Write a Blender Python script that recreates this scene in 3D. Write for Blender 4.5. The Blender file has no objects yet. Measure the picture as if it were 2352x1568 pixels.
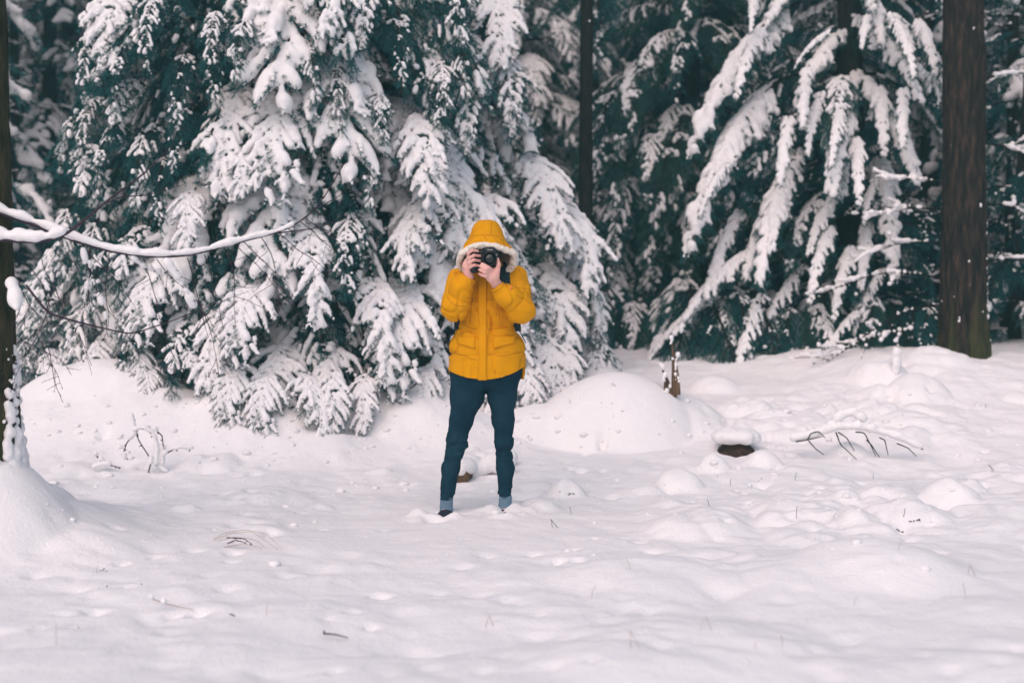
import bpy, math, random
import numpy as np
from mathutils import Vector, Matrix, Euler

R = math.radians
scn = bpy.context.scene
COL = scn.collection

# ------------------------------------------------------------------ camera, sky, sun, exposure
CAM_Z, PITCH = 1.35, R(2.54)
cd = bpy.data.cameras.new('camera')
cam = bpy.data.objects.new('camera', cd); COL.objects.link(cam)
cam.location = (0, 0, CAM_Z); cam.rotation_euler = (R(90) - PITCH, 0, 0)
cd.sensor_width = 36; cd.lens = 50; cd.clip_end = 500; cd.clip_start = 0.05
cd.dof.use_dof = True; cd.dof.focus_distance = 8.0; cd.dof.aperture_fstop = 1.5
scn.camera = cam

SUN_EL, SUN_AZ = R(47), R(203)      # behind the camera and a little to its left, through thin cloud
w = bpy.data.worlds.new('World'); scn.world = w; w.use_nodes = True
nt = w.node_tree; nt.nodes.clear()
sky = nt.nodes.new('ShaderNodeTexSky'); sky.sky_type = 'NISHITA'; sky.sun_disc = False
sky.sun_elevation = SUN_EL; sky.sun_rotation = SUN_AZ; sky.air_density = 1.0; sky.dust_density = 2.0; sky.ozone_density = 1.0
hs = nt.nodes.new('ShaderNodeHueSaturation'); hs.inputs['Saturation'].default_value = 1.1   # cloud cover: almost colourless
tn = nt.nodes.new('ShaderNodeMixRGB'); tn.blend_type = 'MULTIPLY'; tn.inputs[0].default_value = 1.0
tn.inputs[2].default_value = (1.0, 0.925, 0.825, 1)
bg = nt.nodes.new('ShaderNodeBackground'); bg.inputs['Strength'].default_value = 0.10
wo = nt.nodes.new('ShaderNodeOutputWorld')
nt.links.new(sky.outputs[0], hs.inputs['Color']); nt.links.new(hs.outputs[0], tn.inputs[1])
nt.links.new(tn.outputs[0], bg.inputs['Color']); nt.links.new(bg.outputs[0], wo.inputs['Surface'])
sl = bpy.data.lights.new('sun', 'SUN'); sl.energy = 1.5; sl.angle = R(80); sl.color = (1.0, 0.75, 0.71)
so = bpy.data.objects.new('sun', sl); COL.objects.link(so)
# Nishita: sun_rotation measured from +Y clockwise
sd = Vector((math.sin(SUN_AZ) * math.cos(SUN_EL), math.cos(SUN_AZ) * math.cos(SUN_EL), math.sin(SUN_EL)))
so.rotation_euler = sd.to_track_quat('Z', 'Y').to_euler(); so.location = sd * 40
vs = scn.view_settings
vs.view_transform = 'Standard'; vs.look = 'None'; vs.exposure = 0.82; vs.gamma = 1.0; vs.use_curve_mapping = False
scn.cycles.max_bounces = 6; scn.cycles.diffuse_bounces = 4; scn.cycles.use_denoising = True

# ------------------------------------------------------------------ pixel -> direction (2352 x 1568 frame)
FP = 2352 * 50 / 36
def ray(px, row):
    u, v = (px - 1176) / FP, -(row - 784) / FP
    c, s = math.cos(PITCH), math.sin(PITCH)
    return np.array([u, c + v * s, v * c - s])
def at(px, row, Y):
    d = ray(px, row); t = Y / d[1]
    return np.array([d[0] * t, Y, CAM_Z + d[2] * t])

# ------------------------------------------------------------------ materials
def mat(name, base, rough=0.8, build=None, spec=0.3, **kw):
    m = bpy.data.materials.new(name); m.use_nodes = True
    b = m.node_tree.nodes['Principled BSDF']
    b.inputs['Base Color'].default_value = (*base, 1); b.inputs['Roughness'].default_value = rough
    b.inputs['Specular IOR Level'].default_value = spec
    for k, v in kw.items(): b.inputs[k.replace('_', ' ')].default_value = v
    if build: build(m.node_tree, b)
    return m
def N(nt, t, **kw):
    n = nt.nodes.new(t)
    for k, v in kw.items():
        if k in n.inputs: n.inputs[k].default_value = v
        else: setattr(n, k, v)
    return n
def coords(nt, scale=(1, 1, 1), kind='Object'):
    tc = N(nt, 'ShaderNodeTexCoord'); mp = N(nt, 'ShaderNodeMapping'); mp.inputs['Scale'].default_value = scale
    nt.links.new(tc.outputs[kind], mp.inputs['Vector']); return mp.outputs['Vector']
def noise(nt, vec, scale, detail=4, rough=0.6):
    n = N(nt, 'ShaderNodeTexNoise'); n.inputs['Scale'].default_value = scale
    n.inputs['Detail'].default_value = detail; n.inputs['Roughness'].default_value = rough
    nt.links.new(vec, n.inputs['Vector']); return n.outputs['Fac']
def ramp(nt, fac, stops):
    r = N(nt, 'ShaderNodeValToRGB'); e = r.color_ramp.elements
    while len(e) < len(stops): e.new(0.5)
    for el, (p, c) in zip(e, stops): el.position = p; el.color = (*c, 1)
    nt.links.new(fac, r.inputs['Fac']); return r.outputs['Color']
def bump(nt, b, fac, strength, dist):
    n = N(nt, 'ShaderNodeBump'); n.inputs['Strength'].default_value = strength; n.inputs['Distance'].default_value = dist
    nt.links.new(fac, n.inputs['Height']); nt.links.new(n.outputs['Normal'], b.inputs['Normal']); return n

def snow_nodes(nt, b):
    v = coords(nt)
    f = noise(nt, v, 55, 5, 0.7)
    nt.links.new(ramp(nt, noise(nt, v, 3, 3), [(0.3, (0.84, 0.825, 0.845)), (0.7, (0.87, 0.855, 0.875))]), b.inputs['Base Color'])
    f2 = noise(nt, v, 13, 4, 0.6); mx = N(nt, 'ShaderNodeMath', operation='MULTIPLY_ADD'); nt.links.new(f2, mx.inputs[0]); mx.inputs[1].default_value = 1.6; nt.links.new(f, mx.inputs[2])
    bump(nt, b, mx.outputs[0], 0.45, 0.013)
SNOW = mat('snow', (0.88, 0.83, 0.85), 0.9, snow_nodes, spec=0.15)
def needle_nodes(cols):
    def f(nt, b):
        g = N(nt, 'ShaderNodeNewGeometry')
        nt.links.new(ramp(nt, g.outputs['Random Per Island'], cols), b.inputs['Base Color'])
    return f
NEEDLE = mat('spruce_needles', (0.03, 0.08, 0.075), 0.7, needle_nodes([(0, (0.005, 0.068, 0.078)), (0.6, (0.012, 0.102, 0.108)), (1, (0.045, 0.150, 0.140))]), spec=0.25)
NEEDLE2 = mat('green_needles', (0.03, 0.08, 0.075), 0.7, needle_nodes([(0, (0.010, 0.072, 0.074)), (0.6, (0.030, 0.118, 0.112)), (1, (0.080, 0.170, 0.142))]), spec=0.25)
def bark_nodes(c0, c1, c2, moss=0.0, zscale=3.0, deep=0.02):
    def f(nt, b):
        v = coords(nt, (1, 1, 1 / zscale))
        n1 = noise(nt, v, 26, 6, 0.65); n2 = noise(nt, v, 5, 3)
        col = ramp(nt, n1, [(0.3, c0), (0.5, c1), (0.75, c2)])
        if moss:
            tc = N(nt, 'ShaderNodeTexCoord'); sx = N(nt, 'ShaderNodeSeparateXYZ'); nt.links.new(tc.outputs['Object'], sx.inputs[0])
            mr = N(nt, 'ShaderNodeMapRange'); mr.inputs['From Min'].default_value = 1.3; mr.inputs['From Max'].default_value = 0.0
            nt.links.new(sx.outputs['Z'], mr.inputs['Value'])
            ad = N(nt, 'ShaderNodeMath', operation='MULTIPLY'); nt.links.new(mr.outputs[0], ad.inputs[0]); nt.links.new(n2, ad.inputs[1])
            rp = ramp(nt, ad.outputs[0], [(0.36, (0, 0, 0)), (0.58, (moss, moss, moss))])
            mx = N(nt, 'ShaderNodeMixRGB'); nt.links.new(rp, mx.inputs[0]); nt.links.new(col, mx.inputs[1])
            mx.inputs[2].default_value = (0.075, 0.095, 0.03, 1); col = mx.outputs[0]
        nt.links.new(col, b.inputs['Base Color']); bump(nt, b, n1, 1.0, deep)
    return f
BARK = mat('brown_bark', (0.06, 0.04, 0.03), 0.9, bark_nodes((0.008, 0.010, 0.010), (0.030, 0.024, 0.021), (0.10, 0.064, 0.048), 0.75, 5, 0.045), spec=0.1)
BARKD = mat('dark_bark', (0.03, 0.028, 0.025), 0.9, bark_nodes((0.008, 0.01, 0.01), (0.02, 0.019, 0.017), (0.045, 0.035, 0.03), 0, 4), spec=0.1)
BARKG = mat('mossy_bark', (0.04, 0.04, 0.02), 0.9, bark_nodes((0.008, 0.01, 0.006), (0.035, 0.035, 0.018), (0.08, 0.06, 0.035), 0.5, 4), spec=0.1)
STUMPB = mat('stump_bark', (0.05, 0.035, 0.03), 0.9, bark_nodes((0.010, 0.010, 0.010), (0.045, 0.03, 0.024), (0.11, 0.07, 0.05), 0, 3), spec=0.1)
TWIG = mat('purple_brown_twig', (0.045, 0.03, 0.045), 0.8, spec=0.15)
STEM = mat('dry_grass_stem', (0.34, 0.25, 0.20), 0.8, spec=0.15)
WOOD = mat('split_wood', (0.14, 0.09, 0.055), 0.85, bark_nodes((0.03, 0.024, 0.016), (0.11, 0.072, 0.045), (0.2, 0.13, 0.085), 0, 8, 0.006), spec=0.1)

# ------------------------------------------------------------------ mesh helpers
rng = np.random.default_rng(7)
_T = np.random.default_rng(11).random((32, 32, 32)).astype(np.float32)
def vnoise(x, y, z, s=0):
    x = np.asarray(x, np.float32) + 100.3 + s * 7.13; y = np.asarray(y, np.float32) + 100.7 + s * 3.7; z = np.asarray(z, np.float32) + 100.1
    xi, yi, zi = np.floor(x).astype(np.int32), np.floor(y).astype(np.int32), np.floor(z).astype(np.int32)
    fx, fy, fz = x - xi, y - yi, z - zi
    fx, fy, fz = fx * fx * (3 - 2 * fx), fy * fy * (3 - 2 * fy), fz * fz * (3 - 2 * fz)
    def t(a, b, c): return _T[(xi + a) & 31, (yi + b) & 31, (zi + c) & 31]
    def lx(b, c): return t(0, b, c) * (1 - fx) + t(1, b, c) * fx
    return ((lx(0, 0) * (1 - fy) + lx(1, 0) * fy) * (1 - fz) + (lx(0, 1) * (1 - fy) + lx(1, 1) * fy) * fz) * 2 - 1

class MB:
    """collects faces (tris / quads) for one mesh, with a material index per face"""
    def __init__(s): s.v = []; s.f3 = []; s.f4 = []; s.m3 = []; s.m4 = []; s.n = 0
    def add(s, v, f, mi=0):
        v = np.asarray(v, np.float32).reshape(-1, 3); f = np.asarray(f, np.int64)
        if len(f) == 0: return
        s.v.append(v)
        (s.f3 if f.shape[1] == 3 else s.f4).append(f + s.n); (s.m3 if f.shape[1] == 3 else s.m4).append(np.full(len(f), mi))
        s.n += len(v)
    def mesh(s, name, mats, smooth=True):
        me = bpy.data.meshes.new(name)
        v = np.concatenate(s.v) if s.v else np.zeros((0, 3), np.float32)
        f3 = np.concatenate(s.f3) if s.f3 else np.zeros((0, 3), np.int64); f4 = np.concatenate(s.f4) if s.f4 else np.zeros((0, 4), np.int64)
        mi = np.concatenate([np.concatenate(a) if a else np.zeros(0) for a in (s.m3, s.m4)]).astype(np.int32)
        me.vertices.add(len(v)); me.vertices.foreach_set('co', v.ravel())
        nl = f3.size + f4.size; me.loops.add(nl); me.loops.foreach_set('vertex_index', np.concatenate([f3.ravel(), f4.ravel()]).astype(np.int32))
        me.polygons.add(len(f3) + len(f4))
        st = np.concatenate([np.arange(len(f3)) * 3, f3.size + np.arange(len(f4)) * 4]).astype(np.int32)
        me.polygons.foreach_set('loop_start', st)
        me.polygons.foreach_set('material_index', mi)
        me.polygons.foreach_set('use_smooth', np.full(len(st), smooth))
        for m in mats: me.materials.append(m)
        me.update(calc_edges=True); return me
    def build(s, name, mats, parent=None, smooth=True, **tags):
        if not isinstance(mats, (list, tuple)): mats = [mats]
        return link(name, s.mesh(name, mats, smooth), parent, **tags)
def link(name, me, parent=None, loc=None, **tags):
    o = bpy.data.objects.new(name, me); COL.objects.link(o)
    if parent: o.parent = parent
    if loc is not None: o.location = loc
    for k, v in tags.items(): o[k] = v
    return o
def empty(name, loc, label, category, group=None, rz=0):
    o = bpy.data.objects.new(name, None); COL.objects.link(o); o.empty_display_size = 0.1
    o.location = loc; o.rotation_euler = (0, 0, rz); o['label'] = label; o['category'] = category
    if group: o['group'] = group
    return o
def copy_tree(o, parent=None):
    c = o.copy(); COL.objects.link(c); c.parent = parent
    for ch in list(o.children): copy_tree(ch, c)
    return c

def tube(mb, pts, rad, n=6, mi=0, cap=True):
    pts = np.asarray(pts, float); k = len(pts); rad = np.broadcast_to(np.asarray(rad, float), (k,))
    T = np.gradient(pts, axis=0); T /= np.linalg.norm(T, axis=1)[:, None] + 1e-9
    up = np.array([0.13, 0.21, 1.0]) if abs(T[:, 2]).mean() < 0.8 else np.array([1.0, 0.17, 0.1])
    A = np.cross(T, up); A /= np.linalg.norm(A, axis=1)[:, None] + 1e-9; B = np.cross(T, A)
    a = np.arange(n) * 2 * np.pi / n
    V = pts[:, None] + rad[:, None, None] * (np.cos(a)[None, :, None] * A[:, None] + np.sin(a)[None, :, None] * B[:, None])
    i = np.arange(k - 1)[:, None] * n; j = np.arange(n)[None]; j2 = (j + 1) % n
    F = np.stack([i + j, i + j2, i + n + j2, i + n + j], -1).reshape(-1, 4)
    V = V.reshape(-1, 3); mb.add(V, F, mi)
    if cap:
        for base, c in ((0, pts[0]), ((k - 1) * n, pts[-1])):
            mb.add(np.vstack([V[base:base + n], c]), [(q, (q + 1) % n, n) for q in range(n)], mi)
def box(mb, c, s, mi=0, rot=None):
    v = np.array([(x, y, z) for x in (-.5, .5) for y in (-.5, .5) for z in (-.5, .5)]) * np.asarray(s)
    if rot is not None: v = v @ np.array(rot).T
    mb.add(v + np.asarray(c), [(0, 1, 3, 2), (4, 6, 7, 5), (0, 4, 5, 1), (2, 3, 7, 6), (0, 2, 6, 4), (1, 5, 7, 3)], mi)
def needles(mb, p0, p1, per_m, ln, wd, mi=0, rg=rng, droop=0.15):
    """bottle-brush needles along segments p0 -> p1 (one thin triangle each)"""
    p0, p1 = np.asarray(p0, float), np.asarray(p1, float)
    d = p1 - p0; L = np.linalg.norm(d, axis=1); cnt = rg.poisson(L * per_m); k = np.repeat(np.arange(len(L)), cnt)
    if len(k) == 0: return
    ax = d[k] / (L[k, None] + 1e-9); pos = p0[k] + d[k] * rg.random(len(k))[:, None]
    r = rg.normal(size=(len(k), 3)); pr = r - ax * (r * ax).sum(1)[:, None]; pr /= np.linalg.norm(pr, axis=1)[:, None] + 1e-9
    nd = ax * rg.uniform(0.35, 0.9, len(k))[:, None] + pr; nd[:, 2] -= droop; nd /= np.linalg.norm(nd, axis=1)[:, None]
    side = np.cross(nd, rg.normal(size=(len(k), 3))); side /= np.linalg.norm(side, axis=1)[:, None] + 1e-9
    l = ln * rg.uniform(0.7, 1.2, len(k))[:, None]
    V = np.stack([pos - side * wd / 2, pos + side * wd / 2, pos + nd * l], 1).reshape(-1, 3)
    mb.add(V, np.arange(len(V)).reshape(-1, 3), mi)

def surface_nets(F, org, h):
    """F < 0 inside -> verts, quads"""
    s = F < 0
    nx, ny, nz = F.shape
    c = np.zeros((nx - 1, ny - 1, nz - 1), np.int8)
    for a in (0, 1):
        for b in (0, 1):
            for d in (0, 1): c += s[a:nx - 1 + a, b:ny - 1 + b, d:nz - 1 + d]
    mixed = (c > 0) & (c < 8)
    I, J, K = np.nonzero(mixed); n = len(I)
    if n == 0: return np.zeros((0, 3)), np.zeros((0, 4), int)
    idx = np.full(mixed.shape, -1, np.int64); idx[I, J, K] = np.arange(n)
    acc = np.zeros((n, 3)); cn = np.zeros(n)
    cor = [(a, b, d) for a in (0, 1) for b in (0, 1) for d in (0, 1)]
    val = {q: F[I + q[0], J + q[1], K + q[2]] for q in cor}
    for q in cor:
        for ax in range(3):
            if q[ax] == 0:
                q2 = tuple(1 if i == ax else q[i] for i in range(3))
                f0, f1 = val[q], val[q2]; cr = (f0 < 0) != (f1 < 0)
                t = np.where(cr, f0 / np.where(f0 == f1, 1, f0 - f1), 0)
                for i in range(3): acc[:, i] += np.where(cr, q[i] + (t if i == ax else 0), 0)
                cn += cr
    V = (np.stack([I, J, K], 1) + acc / cn[:, None]) * h + np.asarray(org)
    Q = []
    for ax in range(3):
        sl0 = [slice(1, -1)] * 3; sl1 = [slice(1, -1)] * 3
        sl0[ax] = slice(0, -1); sl1[ax] = slice(1, None)
        a, b = s[tuple(sl0)], s[tuple(sl1)]
        e = np.argwhere(a != b); inside = a[tuple(e.T)]
        off = [1, 1, 1]; off[ax] = 0; e = e + np.array(off)
        o1, o2 = [(1, 2), (2, 0), (0, 1)][ax]
        def cell(d1, d2):
            g = e.copy(); g[:, o1] -= d1; g[:, o2] -= d2; return idx[g[:, 0], g[:, 1], g[:, 2]]
        q = np.stack([cell(1, 1), cell(0, 1), cell(0, 0), cell(1, 0)], 1)
        q[~inside] = q[~inside][:, ::-1]; Q.append(q)
    return V, np.concatenate(Q)
def blob_mesh(mb, P, Rr, h=0.014, mi=0, bumpy=0.18, flat=1.0, seed=0):
    """snow: soft union of balls"""
    P = np.asarray(P, float); Rr = np.asarray(Rr, float)
    if len(P) == 0: return
    sup = Rr * 1.5; lo = (P - sup[:, None]).min(0) - 2 * h; hi = (P + sup[:, None]).max(0) + 2 * h
    n = np.ceil((hi - lo) / h).astype(int) + 1; F = np.zeros(n, np.float32)
    for p, r in zip(P, sup):
        a = np.maximum(((p - r - lo) / h).astype(int), 0); b = np.minimum(((p + r - lo) / h).astype(int) + 2, n)
        x = lo[0] + np.arange(a[0], b[0]) * h - p[0]; y = lo[1] + np.arange(a[1], b[1]) * h - p[1]; z = (lo[2] + np.arange(a[2], b[2]) * h - p[2]) * flat
        q = 1 - (x[:, None, None] ** 2 + y[None, :, None] ** 2 + z[None, None] ** 2) / (r * r)
        np.maximum(q, 0, out=q); F[a[0]:b[0], a[1]:b[1], a[2]:b[2]] += q * q
    F = 0.31 - F
    if bumpy:
        near = np.abs(F) < 0.3; i = np.argwhere(near); X = lo + i * h
        F[near] += bumpy * (vnoise(X[:, 0] * 22, X[:, 1] * 22, X[:, 2] * 22, seed) * 0.7 + vnoise(X[:, 0] * 48, X[:, 1] * 48, X[:, 2] * 48, seed + 3) * 0.45)
    mb.add(*surface_nets(F, lo, h), mi)
# ------------------------------------------------------------------ the ground: one snow sheet
def stretch(lo, hi, a, b, step, n0, n1):
    g0 = a - (a - lo) * (np.linspace(1, 0, n0, endpoint=False)) ** 2.2
    g1 = b + (hi - b) * (np.linspace(0, 1, n1 + 1)[1:]) ** 2.2
    return np.concatenate([g0, np.arange(a, b + 1e-6, step), g1])
GX = stretch(-90, 90, -4.3, 4.7, 0.022, 36, 36)
GY = stretch(-40, 120, 3.3, 13.6, 0.023, 26, 50)
XX, YY = np.meshgrid(GX, GY, indexing='ij')
def fbm2(x, y, f, o, s):
    r = 0; a = 1
    for i in range(o): r = r + a * vnoise(x * f, y * f, 0 * x + 0.37 * i, s + i); f *= 2.03; a *= 0.5
    return r
DD = np.hypot(XX, YY)
base = np.interp(YY, [-40, 4, 7.6, 8.6, 9.9, 11, 12.5, 15, 20, 60, 120], [0, 0, 0, .03, .13, .28, .53, .70, .85, 1.2, 1.6])
side = np.clip((XX - 0.3) / 3.0, 0, 1)
base += 0.10 * side * np.clip((YY - 8.5) / 3, 0, 1)                  # the bank climbs a little more to the right
ZZ = base + 0.035 * fbm2(XX, YY * 0.8, 0.9, 2, 1) * np.clip((DD - 2) / 3, .2, 1) + 0.014 * fbm2(XX, YY, 2.6, 2, 5)
# plants buried under the snow swell it into soft cushions, mostly on the right and far left
band = np.clip((YY - 7.0) / 1.0, 0, 1) * np.clip((12.5 - YY) / 2, 0, 1) * np.clip((XX - .1) / .7, 0, 1) + .6 * np.clip((YY - 8.0) / 1.0, 0, 1) * np.clip((-.7 - XX) / .6, 0, 1) + .25
wx, wy = XX + .12 * fbm2(XX, YY, 2.2, 2, 21), YY + .12 * fbm2(XX, YY, 2.2, 2, 25)
pat = np.clip(fbm2(XX, YY, .8, 2, 30) * 1.3 + .5, 0, 1)
ZZ += band * pat * (0.062 * np.abs(fbm2(wx, wy * .9, 2.3, 1, 33)) ** .8 + 0.045 * np.abs(fbm2(wx, wy, 5.2, 1, 36)) ** .8 + 0.022 * np.abs(fbm2(wx, wy, 11, 1, 38)) ** .8)
flat = np.exp(-((XX + 0.15) ** 2 + (YY - 8.0) ** 2) / 0.5)
ZZ = ZZ * (1 - flat) + 0.030 * flat
rough_zone = np.clip((YY - 7.2) / 1.2, 0, 1) * np.clip(1.15 - flat * 1.3, 0, 1)
ZZ += (0.010 * fbm2(XX, YY, 8, 2, 9) + .0035 * fbm2(XX, YY, 19, 1, 14)) * (0.35 + 0.65 * rough_zone)
lum = np.zeros_like(ZZ)
gr = np.random.default_rng(5)
def dome(x, y, r, h, p=0.6, lay=None, ell=1.0):
    i0, i1 = np.searchsorted(GX, [x - r, x + r]); j0, j1 = np.searchsorted(GY, [y - r * ell, y + r * ell])
    if i1 <= i0 or j1 <= j0: return
    q = 1 - ((GX[i0:i1, None] - x) / r) ** 2 - ((GY[None, j0:j1] - y) / (r * ell)) ** 2
    L = lum if lay is None else lay
    gx_, gy_ = np.meshgrid(GX[i0:i1], GY[j0:j1], indexing='ij'); q = q + (.38 if lay is None else .10) * q * vnoise(gx_ * .9 / r, gy_ * .9 / r, 0 * gx_, 3)
    np.maximum(L[i0:i1, j0:j1], h * np.maximum(q, 1e-9) ** p, out=L[i0:i1, j0:j1])
def gpx(px, row, z=0.1):           # where a pixel's ray meets height z
    d = ray(px, row); t = (z - CAM_Z) / d[2]; return d[0] * t, d[1] * t
# clumps of buried plants: rounded humps
for _ in range(34):
    px = gr.uniform(1220, 2352); row = gr.triangular(1060, 1110, 1300)
    x, y = gpx(px, row, 0.06); r = 0.03 + 0.12 * gr.random() ** 2.2; dome(x, y, r, r * gr.uniform(.12, .4), gr.uniform(.6, 1.2), ell=gr.uniform(.7, 1.4))
for _ in range(16):
    px = gr.uniform(60, 980); row = gr.uniform(1010, 1210); x, y = gpx(px, row, 0.06); r = gr.uniform(0.05, 0.16); dome(x, y, r, r * gr.uniform(.2, .5), 0.8)
for _ in range(24):
    x, y = gr.uniform(-4, 4.5), gr.uniform(10.2, 13.4); r = gr.uniform(0.08, 0.3); dome(x, y, r, r * .45, 0.8)
for _ in range(9):
    px = gr.uniform(1100, 2400); row = gr.uniform(1300, 1540); x, y = gpx(px, row, 0); r = gr.uniform(0.3, 0.7); dome(x, y, r, r * gr.uniform(.05, .10), 1.8, ell=gr.uniform(.6, 1.1))
for px, row, z, r, h, p in [(1020 * 1, 0, 0, 0, 0, 1)][:0] + [
        (1010 + 940, 1060, .1, .13, .07, .8), (1752, 1075, .1, .13, .10, .7), (1640, 1080, .1, .10, .08, .6), (1300, 1130, .05, .12, .09, .6), (1560, 1120, .05, .15, .1, .6),
        (2085, 1190, .05, .26, .08, .9), (1960, 1200, .05, .14, .06, .8), (2180, 1160, .05, .18, .07, .8), (1235, 1175, .0, .14, .06, .9), (1600, 1220, 0, .3, .08, 1.0), (1500, 1330, 0, .5, .10, 1.3), (2000, 1320, 0, .5, .12, 1.3)]:
    x, y = gpx(px, row, z); dome(x, y, r, h, p)
for fx, fy in ((-.41, 7.93), (-.04, 7.95)):                       # snow heaved up round the sunken shoes
    for k in range(16):
        a_ = gr.uniform(0, 6.28); r = gr.uniform(.03, .075); d_ = gr.uniform(.09, .19); dome(fx + d_ * math.cos(a_), fy + d_ * math.sin(a_) * .8 + .02, r, r * gr.uniform(.25, .6), .8)
ZZ += lum
ZZ += .33 * np.exp(-((XX + 2.4) / .85) ** 2 - ((YY - 10.2) / .5) ** 2) + .24 * np.exp(-((XX + 3.3) / .8) ** 2 - ((YY - 10.3) / .7) ** 2) + .16 * np.exp(-((XX + .8) / .9) ** 2 - ((YY - 10.2) / .5) ** 2) + .12 * np.exp(-((XX - .45) / .8) ** 2 - ((YY - 11.2) / .7) ** 2) + .10 * np.exp(-((XX - 3.6) / 1.2) ** 2 - ((YY - 11.9) / 1.2) ** 2)
big = np.zeros_like(ZZ)
x, y = gpx(1412, 985, .25); MOUND = (x, y + .1); near_m = np.exp(-(((XX - x) / .75) ** 2 + ((YY - y - .1) / .7) ** 2) ** 2); ZZ = ZZ * (1 - near_m) + base * near_m
dome(x, y + .1, 0.66, 0.43, 0.85, big, 0.95); dome(x - .42, y + .05, 0.5, 0.2, 1.2, big, 0.9); dome(x + .25, y + .2, 0.6, 0.3, 1.0, big, 0.9)       # smooth white hump right of the person
x, y = gpx(1290, 1010, .15); dome(x, y, 0.5, 0.12, 1.0, big)
x, y = gpx(400, 905, .45); dome(x, y, 0.62, 0.36, 0.8, big, 0.8)
x, y = gpx(250, 930, .4); dome(x, y, 0.75, 0.25, 1.0, big, 0.8)
x, y = gpx(820, 985, .25); dome(x, y, 0.7, 0.16, 2.0, big, 0.8)
for px_, row_, r_, h_ in ((620, 1000, .5, .20), (950, 985, .5, .22), (1060, 960, .45, .2), (1160, 950, .45, .22), (140, 930, .6, .22), (500, 960, .5, .2), (720, 1010, .4, .14)):
    x, y = gpx(px_, row_, .25); dome(x, y, r_ * 1.5, h_ * .8, 2.2, big, .8)
dome(-2.75, 7.2, 1.2, 0.26, 2.2, big); dome(-2.64, 6.98, 0.7, 0.52, 2.2, big)                   # snow banked round the larch foot
ZZ += big
holes = [(1385, 919, .5, .028, .16), (1196, 1150, 0, .075, .10), (1150, 1168, 0, .08, .05), (1020, 1188, 0, .09, .06), (1000, 1200, 0, .06, .05), (815, 1850 * .574, .05, .05, .08),
         (1745, 1108, .08, .04, .07), (2070, 1222, .03, .04, .08), (1980, 1262, .02, .035, .06), (1585, 1160, .05, .03, .06), (1310, 1135, .05, .03, .05), (1250, 1150, .05, .03, .05),
         (820, 1040, .1, .04, .05), (540, 1165, .02, .05, .04)]
for _ in range(60):
    holes.append((gr.uniform(1200, 2340), gr.uniform(1000, 1260), .06, gr.uniform(.015, .035), gr.uniform(.02, .07)))
for _ in range(45):
    holes.append((gr.uniform(60, 900), gr.uniform(1010, 1440), .02, gr.uniform(.015, .04), gr.uniform(.02, .06)))
for _ in range(120):
    holes.append((gr.uniform(-20, 2370), gr.uniform(1250, 1565), 0, gr.uniform(.02, .09), gr.uniform(.006, .022)))
for px, row, z, r, dp in holes:
    x, y = gpx(px, row, z); ZZ -= 0
    i0, i1 = np.searchsorted(GX, [x - 3 * r, x + 3 * r]); j0, j1 = np.searchsorted(GY, [y - 3 * r, y + 3 * r])
    ZZ[i0:i1, j0:j1] -= dp * np.exp(-((GX[i0:i1, None] - x) ** 2 + (GY[None, j0:j1] - y) ** 2) / (r * r))
def gz(x, y):
    i = int(np.clip(np.searchsorted(GX, x) - 1, 0, len(GX) - 2)); j = int(np.clip(np.searchsorted(GY, y) - 1, 0, len(GY) - 2))
    a = (x - GX[i]) / (GX[i + 1] - GX[i]); b = (y - GY[j]) / (GY[j + 1] - GY[j])
    return float((ZZ[i, j] * (1 - a) + ZZ[i + 1, j] * a) * (1 - b) + (ZZ[i, j + 1] * (1 - a) + ZZ[i + 1, j + 1] * a) * b)
def on_ground(px, row):
    d = ray(px, row); o = np.array([0, 0, CAM_Z]); t = 3.0
    while t < 40:
        p = o + d * t
        if p[2] < gz(p[0], p[1]): return np.array([p[0], p[1], gz(p[0], p[1])])
        t += 0.01
    return o + d * 20
nX, nY = ZZ.shape
ii = (np.arange(nX - 1)[:, None] * nY + np.arange(nY - 1)[None]).ravel()
gm = MB(); gm.add(np.stack([XX, YY, ZZ], -1).reshape(-1, 3), np.stack([ii, ii + nY, ii + nY + 1, ii + 1], 1))
gm.build('ground', SNOW, kind='structure', label='snow covered forest clearing floor with rounded humps')

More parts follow.
